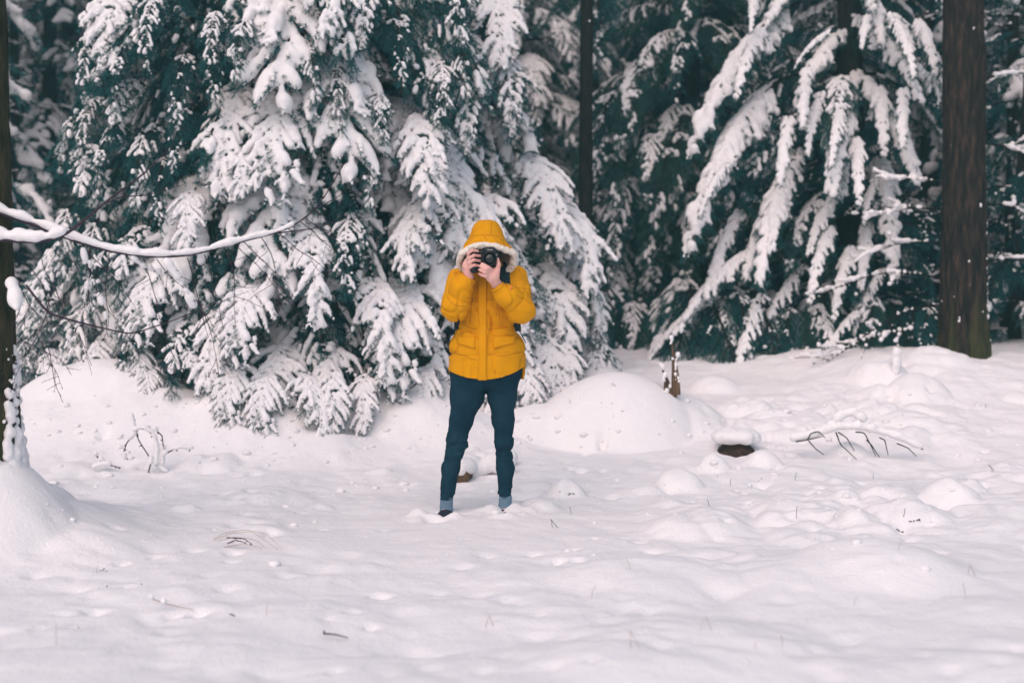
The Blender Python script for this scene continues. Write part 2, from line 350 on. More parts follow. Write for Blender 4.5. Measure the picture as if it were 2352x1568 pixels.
# ------------------------------------------------------------------ bough prototypes
def curve(p, d, L, n, grav, rg, wob=0.0):
    pts = [np.array(p, float)]; d = np.array(d, float); st = L / n
    for _ in range(n):
        d = d + np.array([0, 0, -grav * st]) + rg.normal(size=3) * wob; d /= np.linalg.norm(d); pts.append(pts[-1] + d * st)
    return np.array(pts)
PROTO = {}
def make_bough(key, seed, L=2.0, th0=8, th1=-58, width=0.75, nsec=34, phi=(35, 55), sgrav=0.9, snow=1.0, tert=0.16, tgrav=1.5, h=0.0135, nden=400, nlen=.026, nwid=.0042,
               bare=0.12, gaps=0.25, start=0.10, needle=NEEDLE, axis_snow=1.0, snow_u=1.0, tsnow=1.0):
    rg = np.random.default_rng(seed); mb = MB(); sp, sr = [], []; n = 26
    pts = [np.zeros(3)]; az = rg.uniform(-.1, .1)
    for i in range(n):
        t = (i + .5) / n; th = R(th0 + (th1 - th0) * t ** 1.1); az += rg.normal() * .03
        pts.append(pts[-1] + np.array([math.cos(th) * math.cos(az), math.cos(th) * math.sin(az), math.sin(th)]) * L / n)
    ax = np.array(pts); tube(mb, ax, np.linspace(.022, .004, n + 1) * (L / 2) ** .5, 5, 0)
    p0, p1 = [ax[8:-1]], [ax[9:]]
    def ai(t):
        f = t * n; i = min(int(f), n - 1); return ax[i] + (ax[i + 1] - ax[i]) * (f - i), (ax[i + 1] - ax[i]) / np.linalg.norm(ax[i + 1] - ax[i])
    off = rg.random(3) * 50
    def keep(p):       # patches where the snow has slid off
        return vnoise(p[0] * 3.2 + off[0], p[1] * 3.2 + off[1], p[2] * 3.2 + off[2]) * .7 + .5 * vnoise(p[0] * 9 + off[1], p[1] * 9 + off[0], p[2] * 9) > -1 + 2 * gaps - .25
    def put(p, r):
        if r > .008 and keep(p): sp.append(p + np.array([0, 0, r * .70])); sr.append(r)
    for i in range(3, n):
        t = i / n; r = snow * axis_snow * (.052 * min(1, t * 3) * (1 - .55 * t)) * rg.uniform(.8, 1.15)
        for q in (0, .5):
            if t > start: put(ax[i] * (1 - q) + ax[i + 1] * q if i < n else ax[i], r)
    for k in range(nsec):
        t = start + (1 - start) * (k + rg.random() * .7) / nsec; sd = 1 if k % 2 else -1
        p, T = ai(min(t, .999)); B = np.cross([0, 0, 1], T); B /= np.linalg.norm(B) + 1e-9
        
        if rg.random() < .1: continue
        ph = R(rg.uniform(*phi)) * rg.uniform(.7, 1.25) * (1 - .35 * t); d = math.cos(ph) * T + math.sin(ph) * sd * B
        l = width * min(1, .35 + t * 2.2) * ((1 - t) ** .65 + .14) * rg.uniform(.5, 1.25)
        m = max(4, int(l / .05)); c = curve(p, d, l, m, sgrav, rg, .08)
        tube(mb, c, np.linspace(.006, .0018, m + 1), 3, 0, False)
        p0.append(c[:-1]); p1.append(c[1:])
        for i in range(1, m + 1):
            u = i / m; r = snow * (.040 * (.75 + .5 * math.sin(u * 2.6)) * (1 - .45 * u ** 3)) * rg.uniform(.75, 1.25)
            if u > snow_u * rg.uniform(.7, 1.15): continue
            if rg.random() > bare * .4: put(c[i], r)
            if i < m and rg.random() > bare: put(c[i] * .5 + c[i + 1] * .5, r * rg.uniform(.8, 1.1))
        for i in range(1, m):
            for s2 in (1, -1):
                if rg.random() < .18: continue
                Tt = c[i + 1] - c[i]; Tt /= np.linalg.norm(Tt); B2 = np.cross([0, 0, 1], Tt); B2 /= np.linalg.norm(B2) + 1e-9
                a2 = R(rg.uniform(35, 60)); tl = tert * (1 - .6 * i / m) * rg.uniform(.5, 1.2)
                c2 = curve(c[i], math.cos(a2) * Tt + math.sin(a2) * s2 * B2, tl, 4, tgrav, rg, .05)
                p0.append(c2[:-1]); p1.append(c2[1:])
                if rg.random() > bare * 2 and i / m < snow_u and rg.random() < tsnow:
                    for j in (1, 2, 3): put(c2[j], snow * .026 * (1 - .14 * j) * rg.uniform(.7, 1.25))
    needles(mb, np.concatenate(p0), np.concatenate(p1), nden, nlen, nwid, 1, rg)
    me = mb.mesh('bough_' + key, [BARKD, needle], False); sm = None
    if sp:
        s = MB(); blob_mesh(s, sp, sr, h, seed=seed, bumpy=.30)
        if s.n: sm = s.mesh('bough_snow_' + key, [SNOW])
    reach = ax[-1][0]; drop = -ax[-1][2]
    PROTO.setdefault(key, []).append((me, sm, reach, drop)); return len(sp)
for s in range(5): make_bough('heavy', 100 + s, L=2.0, th0=rng.uniform(-8, 8), th1=rng.uniform(-86, -72), width=rng.uniform(.62, .85), nsec=int(rng.integers(34, 42)), sgrav=1.3, snow=rng.uniform(.70, .88), gaps=rng.uniform(.24, .36), tsnow=.75, h=.013, start=.16, tert=.18, snow_u=.95)
for s in range(4): make_bough('fan', 150 + s, L=2.0, th0=rng.uniform(0, 14), th1=rng.uniform(-90, -75), width=rng.uniform(.5, .7), nsec=int(rng.integers(26, 34)), sgrav=2.0, snow=rng.uniform(.52, .70), gaps=rng.uniform(.42, .54), start=.2, tert=.22, snow_u=.8, tsnow=.6, h=.013)
for s in range(4): make_bough('thin', 200 + s, L=2.0, th0=rng.uniform(5, 15), th1=-88, width=.5, nsec=34, snow=.44, gaps=.60, tgrav=4, sgrav=3.2, start=.12, tert=.24, snow_u=.75, tsnow=.55, h=.012)
for s in range(4): make_bough('sweep', 350 + s, L=2.4, th0=rng.uniform(-30, -15), th1=rng.uniform(-68, -56), width=rng.uniform(.42, .6), nsec=60, phi=(40, 60), sgrav=4.5, snow=rng.uniform(.66, .85), gaps=rng.uniform(.18, .30), tert=.18, tgrav=4, axis_snow=1.15, start=.08, snow_u=.7, tsnow=.55)
for s in range(3): make_bough('green', 400 + s, L=2.3, th0=rng.uniform(0, 12), th1=-70, width=.6, nsec=44, sgrav=3.5, snow=.47, gaps=.53, tert=.24, tgrav=4, needle=NEEDLE2, start=.12, h=.013, snow_u=.6, tsnow=.5)
for s in range(3): make_bough('dark', 500 + s, L=1.5, th0=10, th1=-60, width=.55, nsec=34, sgrav=3.5, snow=.36, gaps=.70, tert=.26, tgrav=5, start=.05, h=.012, nden=400, snow_u=.7)

def add_bough(tree, key, i, h, azm, s, mirror=False, tilt=0.0, r0=0.0):
    me, sm, rc, dr = PROTO[key][i % len(PROTO[key])]
    o = link('bough', me, tree, (r0 * math.cos(azm), r0 * math.sin(azm), h))
    o.rotation_euler = Euler((0, tilt, azm), 'XYZ'); o.scale = (s, -s if mirror else s, s)
    if sm: link('snow', sm, o, kind='stuff')
    return o
def hang_bough(tree, key, i, apex, tip, Yt, mirror=False):
    """a bough whose top and tip are seen in the photo, its tip at depth Yt on the crown's outside"""
    me, sm, rc, dr = PROTO[key][i % len(PROTO[key])]; A = at(*apex, Yt + .4); T = at(*tip, Yt); s = max(.22, (A[2] - T[2]) / dr)
    az = -math.acos(float(np.clip((T[0] - A[0]) / (rc * s), -.96, .96))); b = T - np.array([rc * s * math.cos(az), rc * s * math.sin(az), -dr * s]) - np.array(tree.location)
    o = link('bough', me, tree, b); o.rotation_euler = (0, 0, az); o.scale = (s, -s if mirror else s, s)
    if sm: link('snow', sm, o, kind='stuff')
    return o
def trunk_mesh(mb, H, r, lean=(0, 0), n=14, bend=0.05, seed=0, mi=0, rings=40, flare=1.5, ridge=0.06, z0=-.3, plates=0.0):
    z = np.linspace(z0, H, rings); t = np.clip(z / H, 0, 1); a = np.arange(n) * 2 * np.pi / n
    cx = lean[0] * t * H + bend * np.sin(t * 5 + seed); cy = lean[1] * t * H + bend * np.cos(t * 4 + seed)
    rr = r * (1 - .8 * t) * (1 + (flare - 1) * np.exp(-np.clip(z, 0, None) / .22))
    A, Z = np.meshgrid(a, z)
    w = 1 + ridge * vnoise(np.cos(A) * 5, np.sin(A) * 5, Z * 1.3, seed) + ridge * .6 * vnoise(np.cos(A) * 11, np.sin(A) * 11, Z * 3, seed + 2)
    if plates: w = w + plates * (np.abs(vnoise(np.cos(A) * 9, np.sin(A) * 9, Z * 2.6, seed + 5)) ** .5 - .5) + plates * .6 * vnoise(np.cos(A) * 22, np.sin(A) * 22, Z * 9, seed + 6)
    V = np.stack([cx[:, None] + rr[:, None] * w * np.cos(A), cy[:, None] + rr[:, None] * w * np.sin(A), Z], -1).reshape(-1, 3)
    i = np.arange(rings - 1)[:, None] * n; j = np.arange(n)[None]; j2 = (j + 1) % n
    mb.add(V, np.stack([i + j, i + j2, i + n + j2, i + n + j], -1).reshape(-1, 4), mi)
    return lambda zz: (np.interp(zz, z, cx), np.interp(zz, z, cy), np.interp(zz, z, rr))
def spruce(name, X, Y, label, H, Rb, keys, layers, group=None, seed=0, r=.13, inner=50, mask=None, skirt=0, sink=0.0):
    """trunk plus boughs; layers = list of (tip height above ground, how many)"""
    rg = np.random.default_rng(seed); z = gz(X, Y) - sink
    t = empty(name, (X, Y, z), label, 'tree', group)
    mb = MB(); trunk_mesh(mb, H, r, seed=seed); mb.build('trunk', BARKD, t)
    azm = rg.random() * 6
    for zt, cnt in layers:
        for k in range(cnt):
            azm += 2.39996 + rg.normal() * .15; zz = zt + rg.normal() * .12
            an_ = (azm + math.pi) % (2 * math.pi) - math.pi; key = keys(an_, zz, rg) if callable(keys) else keys[int(rg.integers(len(keys)))]; i = int(rg.integers(20)); me, sm, rc, dr = PROTO[key][i % len(PROTO[key])]
            Rz = Rb * max(.12, (1 - max(zz, 0) / H)) ** .8 * rg.uniform(.78, 1.06); s = Rz / rc
            zs = min(s, 1.25); s = zs if zs < s else s
            if mask and not mask((azm + math.pi) % (2 * math.pi) - math.pi, zz, rg): continue
            add_bough(t, key, i, zz + dr * s, azm, s, rg.random() < .5, R(rg.normal() * 5), max(0, Rz - rc * s))
    for k in range(inner):
        zz = rg.uniform(.1, min(H * .7, 5.5)); azm += 2.39996; Rz = Rb * (1 - zz / H) * .62; i = int(rg.integers(9)); rc, dr = PROTO['dark'][i % 3][2:]
        s = Rz / rc; add_bough(t, 'dark', i, zz + dr * s * .6, azm, s, rg.random() < .5, R(rg.normal() * 8))
    for k in range(skirt):                                # low dark boughs that reach the ground
        zz = rg.uniform(-.35, .9); azm += 2.39996; Rz = Rb * rg.uniform(.6, .95); i = int(rg.integers(9)); rc, dr = PROTO['dark'][i % 3][2:]
        s = Rz / rc * .75; add_bough(t, 'dark', i, zz + dr * s, azm, s, rg.random() < .5, R(rg.normal() * 14), Rz * .25)
    return t
# ------------------------------------------------------------------ trees
def dead_branch(parent, p, az, L, rg, rise=0.1, r=.008, sn=.016):
    mb = MB(); d = np.array([math.cos(az), math.sin(az), rise]); c = curve(p, d, L, 12, .35, rg, .06)
    tube(mb, c, np.linspace(r, r * .3, 13), 4, 0); P = list(c[2:]) + list((c[2:-1] + c[3:]) / 2)
    for i in range(3, 12):
        if rg.random() < .75:
            s = rg.choice((-1, 1)); a2 = az + s * rg.uniform(.5, 1.1); c2 = curve(c[i], (math.cos(a2), math.sin(a2), rg.uniform(-.3, .3)), L * rg.uniform(.12, .4), 6, .6, rg, .1)
            tube(mb, c2, np.linspace(r * .5, r * .2, 7), 3, 0, False); P += list(c2[1:]) + list((c2[1:-1] + c2[2:]) / 2)
    b = mb.build('dead_branch', BARKD, parent); P = np.array([q for q in P if rg.random() < .8]); s = MB()
    q = sn * rg.uniform(.6, 1.25, len(P)); P[:, 2] += q * .7; blob_mesh(s, P, q, .017, bumpy=.12); s.build('snow', SNOW, b, kind='stuff')
def lay(z0, z1, n, c0, c1): return [(z, int(round(c0 + (c1 - c0) * (z - z0) / (z1 - z0)))) for z in np.linspace(z0, z1, n)]
CAMDIR = -math.pi / 2
def big_mask(a, z, rg):
    if z < 0 and not R(-175) < a < R(-5): return False
    back = abs((a - CAMDIR + math.pi) % (2 * math.pi) - math.pi) > R(115)
    return not back or rg.random() < .45
def keymix(a, z, rg):
    left = abs((a - R(-165) + math.pi) % (2 * math.pi) - math.pi) < R(50)
    if z > 1.9: return ['thin', 'thin', 'thin', 'dark', 'fan', 'thin'][int(rg.integers(6))]
    if z < .6: return ['heavy', 'fan', 'heavy', 'thin'][int(rg.integers(4))]
    if left: return ['thin', 'thin', 'fan', 'thin'][int(rg.integers(4))]
    return ['fan', 'thin', 'dark', 'fan', 'heavy', 'heavy'][int(rg.integers(6))]
bigT = spruce('spruce_tree', -1.85, 12.5, 'huge spruce loaded with thick snow standing behind the person', 10.5, 2.28, keymix,
       lay(-.45, -.1, 3, 20, 16) + lay(0.05, 3.9, 14, 13, 11) + lay(4.3, 9.2, 8, 6, 3), seed=3, r=.19, inner=26, mask=big_mask)
def crown_Y(px, row, X0, Y0, R0, H, z0):
    q = at(px, row, Y0 - .7 * R0); z = max(q[2] - z0, 0); r = R0 * (1 - z / H) ** .8; return Y0 - math.sqrt(max(r * r - (q[0] - X0) ** 2, .04))
rg = np.random.default_rng(4)
for ax, ay, tx, ty, key in [(665, 190, 690, 450, 'heavy'), (545, 170, 470, 440, 'heavy'), (440, 430, 445, 570, 'heavy'), (955, 250, 975, 470, 'heavy'), (985, 440, 990, 630, 'heavy'), (700, 520, 690, 750, 'heavy'), (690, -130, 690, 70, 'heavy'), (245, -40, 238, 165, 'heavy'),
        (350, -20, 345, 160, 'thin'), (225, 220, 175, 360, 'thin'), (330, 300, 290, 480, 'thin'), (650, 75, 745, 240, 'thin'), (860, 210, 885, 330, 'fan'), (560, 330, 570, 450, 'heavy'), (850, 640, 850, 880, 'heavy'), (770, 800, 770, 980, 'heavy'), (620, 800, 600, 1000, 'heavy'), (520, 690, 500, 890, 'heavy'),
        (400, 580, 370, 780, 'heavy'), (1120, 440, 1140, 660, 'heavy'), (1180, 330, 1260, 560, 'heavy'), (1140, 120, 1195, 320, 'fan'), (1220, 600, 1310, 840, 'heavy'), (1170, 690, 1190, 920, 'heavy'), (960, 660, 960, 900, 'heavy'), (300, 680, 280, 880, 'fan'), (190, 680, 150, 880, 'fan'), (590, 640, 590, 830, 'heavy'), (150, 470, 120, 640, 'thin'),
        (1260, 700, 1390, 850, 'fan'), (880, 820, 900, 960, 'heavy'), (1090, 780, 1080, 960, 'heavy'), (430, 740, 420, 900, 'fan'), (1010, 60, 1090, 230, 'thin'), (830, -60, 850, 120, 'fan'), (480, 20, 470, 180, 'thin'), (1130, -60, 1180, 150, 'heavy'), (1060, 180, 1090, 360, 'fan'), (1200, 420, 1290, 660, 'heavy'), (1260, 560, 1350, 760, 'heavy'), (1080, 520, 1090, 760, 'heavy'), (1050, -80, 1060, 110, 'fan'), (1230, 760, 1260, 940, 'heavy'), (1300, 760, 1400, 880, 'heavy'),
        (690, 860, 680, 1010, 'heavy'), (540, 850, 530, 980, 'heavy'), (330, 790, 330, 920, 'heavy'), (230, 780, 215, 920, 'heavy'), (120, 800, 100, 930, 'heavy'), (1010, 850, 1020, 980, 'heavy'), (800, 480, 800, 680, 'fan'), (330, 520, 300, 690, 'fan'), (210, 500, 180, 690, 'thin'), (1280, 780, 1330, 905, 'heavy'), (1340, 790, 1430, 885, 'fan'), (1200, 810, 1225, 955, 'heavy'), (1100, 830, 1110, 980, 'heavy'), (860, 900, 850, 1010, 'fan'), (430, 800, 440, 900, 'heavy'), (260, 840, 250, 930, 'fan'), (300, 60, 270, 240, 'thin'), (400, 120, 380, 300, 'thin'), (260, 280, 230, 440, 'thin'), (360, 360, 340, 520, 'thin'), (180, 330, 150, 500, 'fan'), (430, 250, 420, 400, 'thin'), (300, 180, 285, 330, 'fan'), (220, 60, 200, 230, 'thin'), (140, 560, 100, 740, 'fan'),
        (250, 560, 230, 720, 'thin'), (480, 100, 470, 250, 'thin'), (560, 40, 560, 190, 'thin'), (760, 130, 790, 300, 'thin'), (880, 40, 900, 200, 'thin'), (1000, 130, 1010, 290, 'fan'), (90, 690, 60, 860, 'fan'), (820, 330, 830, 480, 'thin'), (170, 760, 150, 930, 'heavy'), (60, 800, 40, 930, 'fan'), (360, 840, 360, 930, 'heavy'), (480, 860, 470, 950, 'heavy')]:
    hang_bough(bigT, key, int(rg.integers(60)), (ax, ay), (tx, ty), crown_Y(tx, ty, -1.85, 12.5, 2.45, 10.5, .5) - rg.uniform(.05, .2), rg.random() < .5)
for px, top, bot, dy in [(560, 840, 985, .3), (620, 850, 1005, .35), (690, 860, 1015, .4), (760, 850, 1005, .35), (840, 850, 990, .3), (1000, 840, 975, .25), (1190, 820, 965, .3), (1300, 790, 920, .3), (1370, 790, 890, .3), (480, 800, 935, .2), (320, 790, 900, .1)]:
    hang_bough(bigT, 'heavy', int(rg.integers(60)), (px, top), (px + rg.uniform(-15, 15), bot), crown_Y(px, bot, -1.85, 12.5, 2.45, 10.5, .5) - dy, rg.random() < .5)
def right_mask(a, z, rg):
    # the side next to the bare trunk has lost its low boughs
    if R(-100) < a < R(60) and z < 1.2: return False
    return True
rT = spruce('spruce_tree', 3.35, 14.3, 'spruce with long snow-heavy hanging boughs left of the brown trunk', 11, 1.6, lambda a, z, rg: ['sweep', 'sweep', 'green', 'thin'][int(rg.integers(4))],
            lay(-.3, .9, 4, 6, 6) + lay(1.1, 3.9, 8, 7, 6) + lay(4.4, 9.5, 7, 5, 3), seed=8, r=.15, inner=26, mask=right_mask, skirt=26)
c_ = lambda x, y: (1249.5 + x * .46875, y * .46875)
for k, (a0, a1, t0, t1) in enumerate([(1320, -60, 800, 740), (1250, 330, 800, 1220), (1360, 660, 1150, 1390), (1620, 300, 1420, 960), (1480, 920, 1290, 1250), (1740, 20, 1760, 380), (1810, 400, 1780, 720), (1750, 700, 1790, 1360), (1100, 1180, 640, 1640), (1320, 1280, 1000, 1700), (1540, 1180, 1380, 1560), (1040, -60, 980, 160), (1480, 160, 1240, 330),
        (1600, 60, 1560, 240), (1330, 300, 1290, 620), (1230, 540, 1130, 900), (1640, 860, 1600, 1100), (900, 1420, 520, 1760), (1540, 1500, 1330, 1800), (1250, 1500, 1010, 1860), (900, 1380, 640, 1830), (1120, 1420, 880, 1880), (700, 1500, 500, 1830), (1380, 1450, 1180, 1880), (1000, 1000, 780, 1420), (1180, 900, 960, 1360), (1100, 100, 900, 480), (1500, 480, 1360, 820), (1680, 380, 1620, 760), (1560, 640, 1500, 1000), (1260, 820, 1100, 1240), (1440, 1080, 1260, 1480), (1640, 1060, 1560, 1420), (950, 760, 800, 1060), (1700, 1300, 1560, 1640), (1850, 60, 1880, 360), (1400, 420, 1340, 760)]):
    hang_bough(rT, 'sweep', int(rg.integers(60)), c_(a0, a1), c_(t0, t1), 12.75 + rg.uniform(-.25, .35), rg.random() < .5)
for k in range(16):
    z = rg.uniform(.1, 1.7); dead_branch(rT, (rg.uniform(-.1, .1), 0, z), R(rg.uniform(-170, -20)), rg.uniform(.9, 1.7), rg, rg.uniform(-.2, .15), .007, .014)
gT = spruce('spruce_tree', 2.05, 16.6, 'drooping green spruce only lightly dusted with snow beside the thin dark trunk', 12, 1.9, ['green'], lay(-.2, 4.6, 13, 8, 7) + lay(5.0, 10, 7, 5, 3), seed=12, r=.14, inner=30, skirt=26)
spruce('spruce_tree', 0.15, 18.6, 'pale snow-clad young spruce left of the thin dark trunk', 7.5, 1.5, ['heavy', 'fan', 'sweep'], lay(0.0, 4.0, 10, 8, 6) + lay(4.4, 6.6, 4, 5, 3), seed=15, r=.09, inner=16, skirt=16)

for ax, ay, tx, ty in [(1480, 400, 1390, 640), (1500, 560, 1370, 800), (1560, 600, 1440, 830), (1600, 500, 1500, 760), (1450, 200, 1400, 420), (1560, 100, 1450, 330), (1640, 250, 1560, 520), (1620, 640, 1520, 850), (1420, 640, 1400, 830), (1480, 690, 1450, 850), (1420, -40, 1390, 180), (1520, 300, 1470, 460), (1600, 60, 1560, 230), (1450, 480, 1420, 640), (1550, 400, 1530, 600), (1640, 420, 1600, 640), (1500, 160, 1480, 300), (1400, 300, 1380, 470), (1560, 700, 1540, 830)]:
    hang_bough(gT, ['green', 'thin', 'green'][int(ax) % 3], int(rg.integers(60)), (ax, ay), (tx, ty), 14.7 + rg.uniform(-.2, .3), rg.random() < .5)
for k, px in enumerate(np.arange(1590, 2140, 34)):       # low dark boughs of the right spruce sweeping to the snow
    hang_bough(rT, ['dark', 'green', 'dark', 'thin'][k % 4], int(rg.integers(60)), (px + rg.uniform(0, 60), 690 + rg.uniform(-40, 30)), (px, (880 if px < 1960 else 850) + rg.uniform(-12, 12)), 12.5 + rg.uniform(-.2, .4), rg.random() < .5)
for k, px in enumerate(np.arange(1360, 1620, 40)):
    hang_bough(gT, ['green', 'dark'][k % 2], int(rg.integers(60)), (px + rg.uniform(0, 50), 680 + rg.uniform(-30, 30)), (px, 848 + rg.uniform(-8, 8)), 13.6 + rg.uniform(-.2, .3), rg.random() < .5)
spruce('spruce_tree', at(2340, 800, 13.9)[0], 13.9, 'young dusted spruce close behind the brown trunk', 4.2, 1.0, ['thin', 'dark', 'green'], lay(-.1, 3.2, 8, 8, 4), seed=61, r=.05, inner=0, skirt=10)
# tall bare trunk on the right
def tall_tree(name, X, Y, r, H, label, bark, seed, lean=(0, 0), crown=14, crown_z=5.6, n=20, specks=0, flare=1.35, rings=60, plates=0.0):
    t = empty(name, (X, Y, gz(X, Y)), label, 'tree'); mb = MB()
    f = trunk_mesh(mb, H, r, lean, n, .03, seed, rings=rings, flare=flare, plates=plates); mb.build('trunk', bark, t)
    rg = np.random.default_rng(seed + 50)
    for k in range(crown):
        z = crown_z + (H - crown_z) * k / crown; x, y, _ = f(z); a = k * 2.4 + seed; i = int(rg.integers(9)); rc = 1.2
        o = add_bough(t, ['fan', 'thin', 'dark'][k % 3], i, z + .6, a, 1.2 * (1 - .6 * k / crown)); o.location.x += x; o.location.y += y
    if specks:
        P, Q = [], []
        for k in range(specks):
            z = rg.uniform(0.02, 4.2) ** 1.0 * (rg.random() ** .8); a = rg.choice([rg.uniform(-.5, .1), rg.uniform(-.35, .2), rg.uniform(-3.1, -.2)]); x, y, rr = f(z); s = rg.uniform(.004, .012)
            P.append((x + rr * math.cos(a) * .97, y + rr * math.sin(a) * .97, z)); Q.append(s)
            
            for _ in range(int(rg.integers(0, 5))): q = P[-1]; P.append((q[0] + rg.normal() * .003, q[1] + rg.normal() * .003, q[2] + rg.uniform(-.4, 1.4) * s)); Q.append(s * rg.uniform(.5, .95))
        s = MB(); blob_mesh(s, P, Q, .007, bumpy=.1); s.build('snow', SNOW, t, kind='stuff')
    return t, f
p = on_ground(2215, 822)
pine, pf = tall_tree('pine_tree', at(2206, 800, 12.4)[0], 12.4, .20, 15, 'thick straight brown trunk with moss at its foot', BARK, 2, (-.009, 0), specks=90, flare=1.15, n=56, rings=240, plates=.07)
thin, tf = tall_tree('spruce_tree', at(1352, 600, 14.2)[0], 14.2, .078, 13, 'thin dark straight trunk flecked with snow among the spruces', BARKD, 5, (-.006, 0), crown=10, crown_z=5.4, n=12, specks=30)

# ------------------------------------------------------------------ bare-stemmed trees with dead snowy side branches
def bare_tree(X, Y, r, seed, label, group, nb=26, H=12, zr=(.3, 5.2), L=(.7, 1.5)):
    t = empty('bare_spruce', (X, Y, gz(X, Y)), label, 'tree', group); rg = np.random.default_rng(seed); mb = MB(); f = trunk_mesh(mb, H, r, (rg.normal() * .01, 0), 10, .04, seed); mb.build('trunk', BARKD, t)
    for k in range(nb):
        z = rg.uniform(*zr); x, y, _ = f(z); dead_branch(t, (x, y, z), k * 2.4 + rg.normal() * .3, rg.uniform(*L), rg, rg.uniform(-.1, .25))
    for k in range(12):
        z = 5.2 + k * .5; x, y, _ = f(z); add_bough(t, 'dark', k, z + .5, k * 2.4, 1.3)
    return t
bl = bare_tree(at(35, 600, 17.5)[0], 17.5, .07, 31, 'bare dark stem with level snowy dead branches beside the huge spruce', 'bare stems behind the clearing', 34)
br = bare_tree(at(2312, 600, 15.5)[0], 15.5, .075, 33, 'bare dark stem with forked snowy dead branches beside the brown trunk', 'bare stems behind the clearing', 36)
def bare_copy(src, px, Y, rz, s):
    c = copy_tree(src); X = at(px, 600, Y)[0]; c.location = (X, Y, gz(X, Y)); c.rotation_euler.z = rz; c.scale = (s, s, s); return c
for c, (px, Y, rz, s) in ((bl, (130, 19.5, 1.2, 1.1)), (bl, (-90, 16.5, 2.2, .9)), (br, (2120, 16.6, .9, .9)), (br, (2420, 17.5, 2.0, 1.1)), (br, (1960, 17.5, 3.0, 1.0))):
    o = bare_copy(c, px, Y, rz, s); o['label'] = 'bare dark stem deep in the shade among other trees'; o['group'] = 'bare stems deep in the wood'
# dead branches low on the brown trunk's left side and behind it
rg = np.random.default_rng(77)
for px, row, L, az, rise in [(2160, 640, 1.1, 2.9, .12), (2160, 700, 1.6, 3.05, .05), (2165, 560, .8, 2.8, .1), (2160, 480, .7, 3.0, .05), (2170, 750, 1.3, 3.1, 0.02), (2165, 420, .6, 2.9, .1), (2265, 330, .7, .2, .05), (2262, 180, .6, .1, .1), (2268, 470, .8, .1, .1), (2270, 600, .8, .2, .15)]:
    q = at(px, row, 12.55); w0 = np.array(pine.location); dead_branch(pine, q - w0, az + .25, L, rg, rise, .009, .02)

# ------------------------------------------------------------------ the wood behind: each near tree a thing, the far wood one mass
def merged_tree(seed, H, Rb, n, snow):
    rg = np.random.default_rng(seed); fol, sno, tr = MB(), MB(), MB(); trunk_mesh(tr, H, .12, seed=seed, n=8, rings=16); sp, sr = [], []
    p0, p1 = [], []
    for k in range(n):
        t = (k + rg.random()) / n; z = .2 + (H - .5) * t; a = k * 2.4 + rg.normal() * .2; Lb = Rb * (1 - t) ** .8 * rg.uniform(.75, 1.1) + .2
        c = curve((0, 0, z + Lb * .45), (math.cos(a), math.sin(a), .1), Lb * 1.1, 10, .9 / Lb ** .5, rg, .05); p0.append(c[:-1]); p1.append(c[1:])
        for i in range(2, 11):
            for s in (1, -1):
                a2 = a + s * rg.uniform(.6, 1.0); c2 = curve(c[i], (math.cos(a2), math.sin(a2), -.3), Lb * .35 * (1.1 - i / 11) + .1, 5, 2.2, rg, .08); p0.append(c2[:-1]); p1.append(c2[1:])
                if rg.random() < snow:
                    for q in list(c2[1:5]) + list((c2[1:4] + c2[2:5]) / 2): sp.append(q + np.array([0, 0, .03])); sr.append(rg.uniform(.022, .05))
            if rg.random() < snow * 1.2: sp.append(c[i] + np.array([0, 0, .04])); sr.append(rg.uniform(.04, .07))
    needles(fol, np.concatenate(p0), np.concatenate(p1), 120, .085, .015, 0, rg); blob_mesh(sno, sp, sr, .042, bumpy=.3)
    return tr.mesh('trunk', [BARKD]), fol.mesh('crown', [NEEDLE], False), sno.mesh('snow', [SNOW])
VAR = [merged_tree(600 + k, 9.5, 1.7, 70, s) for k, s in enumerate((.7, .5, .9))]
BACK = [(-6.0, 18.5, 1), (-3.6, 19.0, 1), (-6.2, 20, 2), (-1.6, 19.5, 1), (-4.6, 22, 0), (1.3, 21.5, 1), (3.6, 19.5, 1), (5.2, 17.6, 1), (6.8, 19.5, 0), (4.6, 21.5, 2), (6.1, 15.8, 1), (7.3, 14.5, 2), (-6.6, 15.2, 1), (-8.0, 16.5, 1), (-.2, 22.5, 0), (2.6, 23, 2), (-2.6, 16.8, 2)]
rg = np.random.default_rng(9)
for X, Y, k in BACK:
    t = empty('spruce_tree', (X, Y, gz(X, Y)), ['snow-patched', 'dark lightly snowed', 'thickly snowed'][k] + ' background spruce ' + ('behind the bare stem beside the huge spruce' if X < -4 else 'deep behind the huge spruce' if X < -.5 else 'behind the thin dark trunk' if X < 3 else 'behind the brown trunk'), 'tree', 'background spruces', rg.uniform(0, 6))
    s = rg.uniform(.9, 1.25); t.scale = (s, s, s)
    for nm, me in zip(('trunk', 'crown', 'snow'), VAR[k]):
        o = link(nm, me, t)
        if nm != 'trunk': o['kind'] = 'stuff'
# far wood: a single mass of conifer foliage
fw = MB(); rg = np.random.default_rng(10); p0, p1 = [], []
for k in range(120):
    a = rg.uniform(-1.15, 1.15); d = rg.uniform(25, 34); X, Y = d * math.sin(a), d * math.cos(a); H = rg.uniform(9, 14); z = gz(X, Y)
    tube(fw, [(X, Y, z), (X, Y, z + H)], [.15, .03], 5, 0)
    for q in range(110):
        t = rg.random(); r = 2.2 * (1 - t) ** .7 + .2; b = rg.uniform(0, 6.28); p = np.array([X, Y, z + .3 + H * t]); e = p + np.array([r * math.cos(b), r * math.sin(b), -.55 * r]); p0 += [p, p * .5 + e * .5]; p1 += [p * .5 + e * .5, e]
needles(fw, p0, p1, 8, .6, .22, 1, rg, .5)
fw.build('far_wood', [BARKD, NEEDLE], smooth=False, kind='stuff', label='dark mass of conifer wood closing off the view', category='wood')

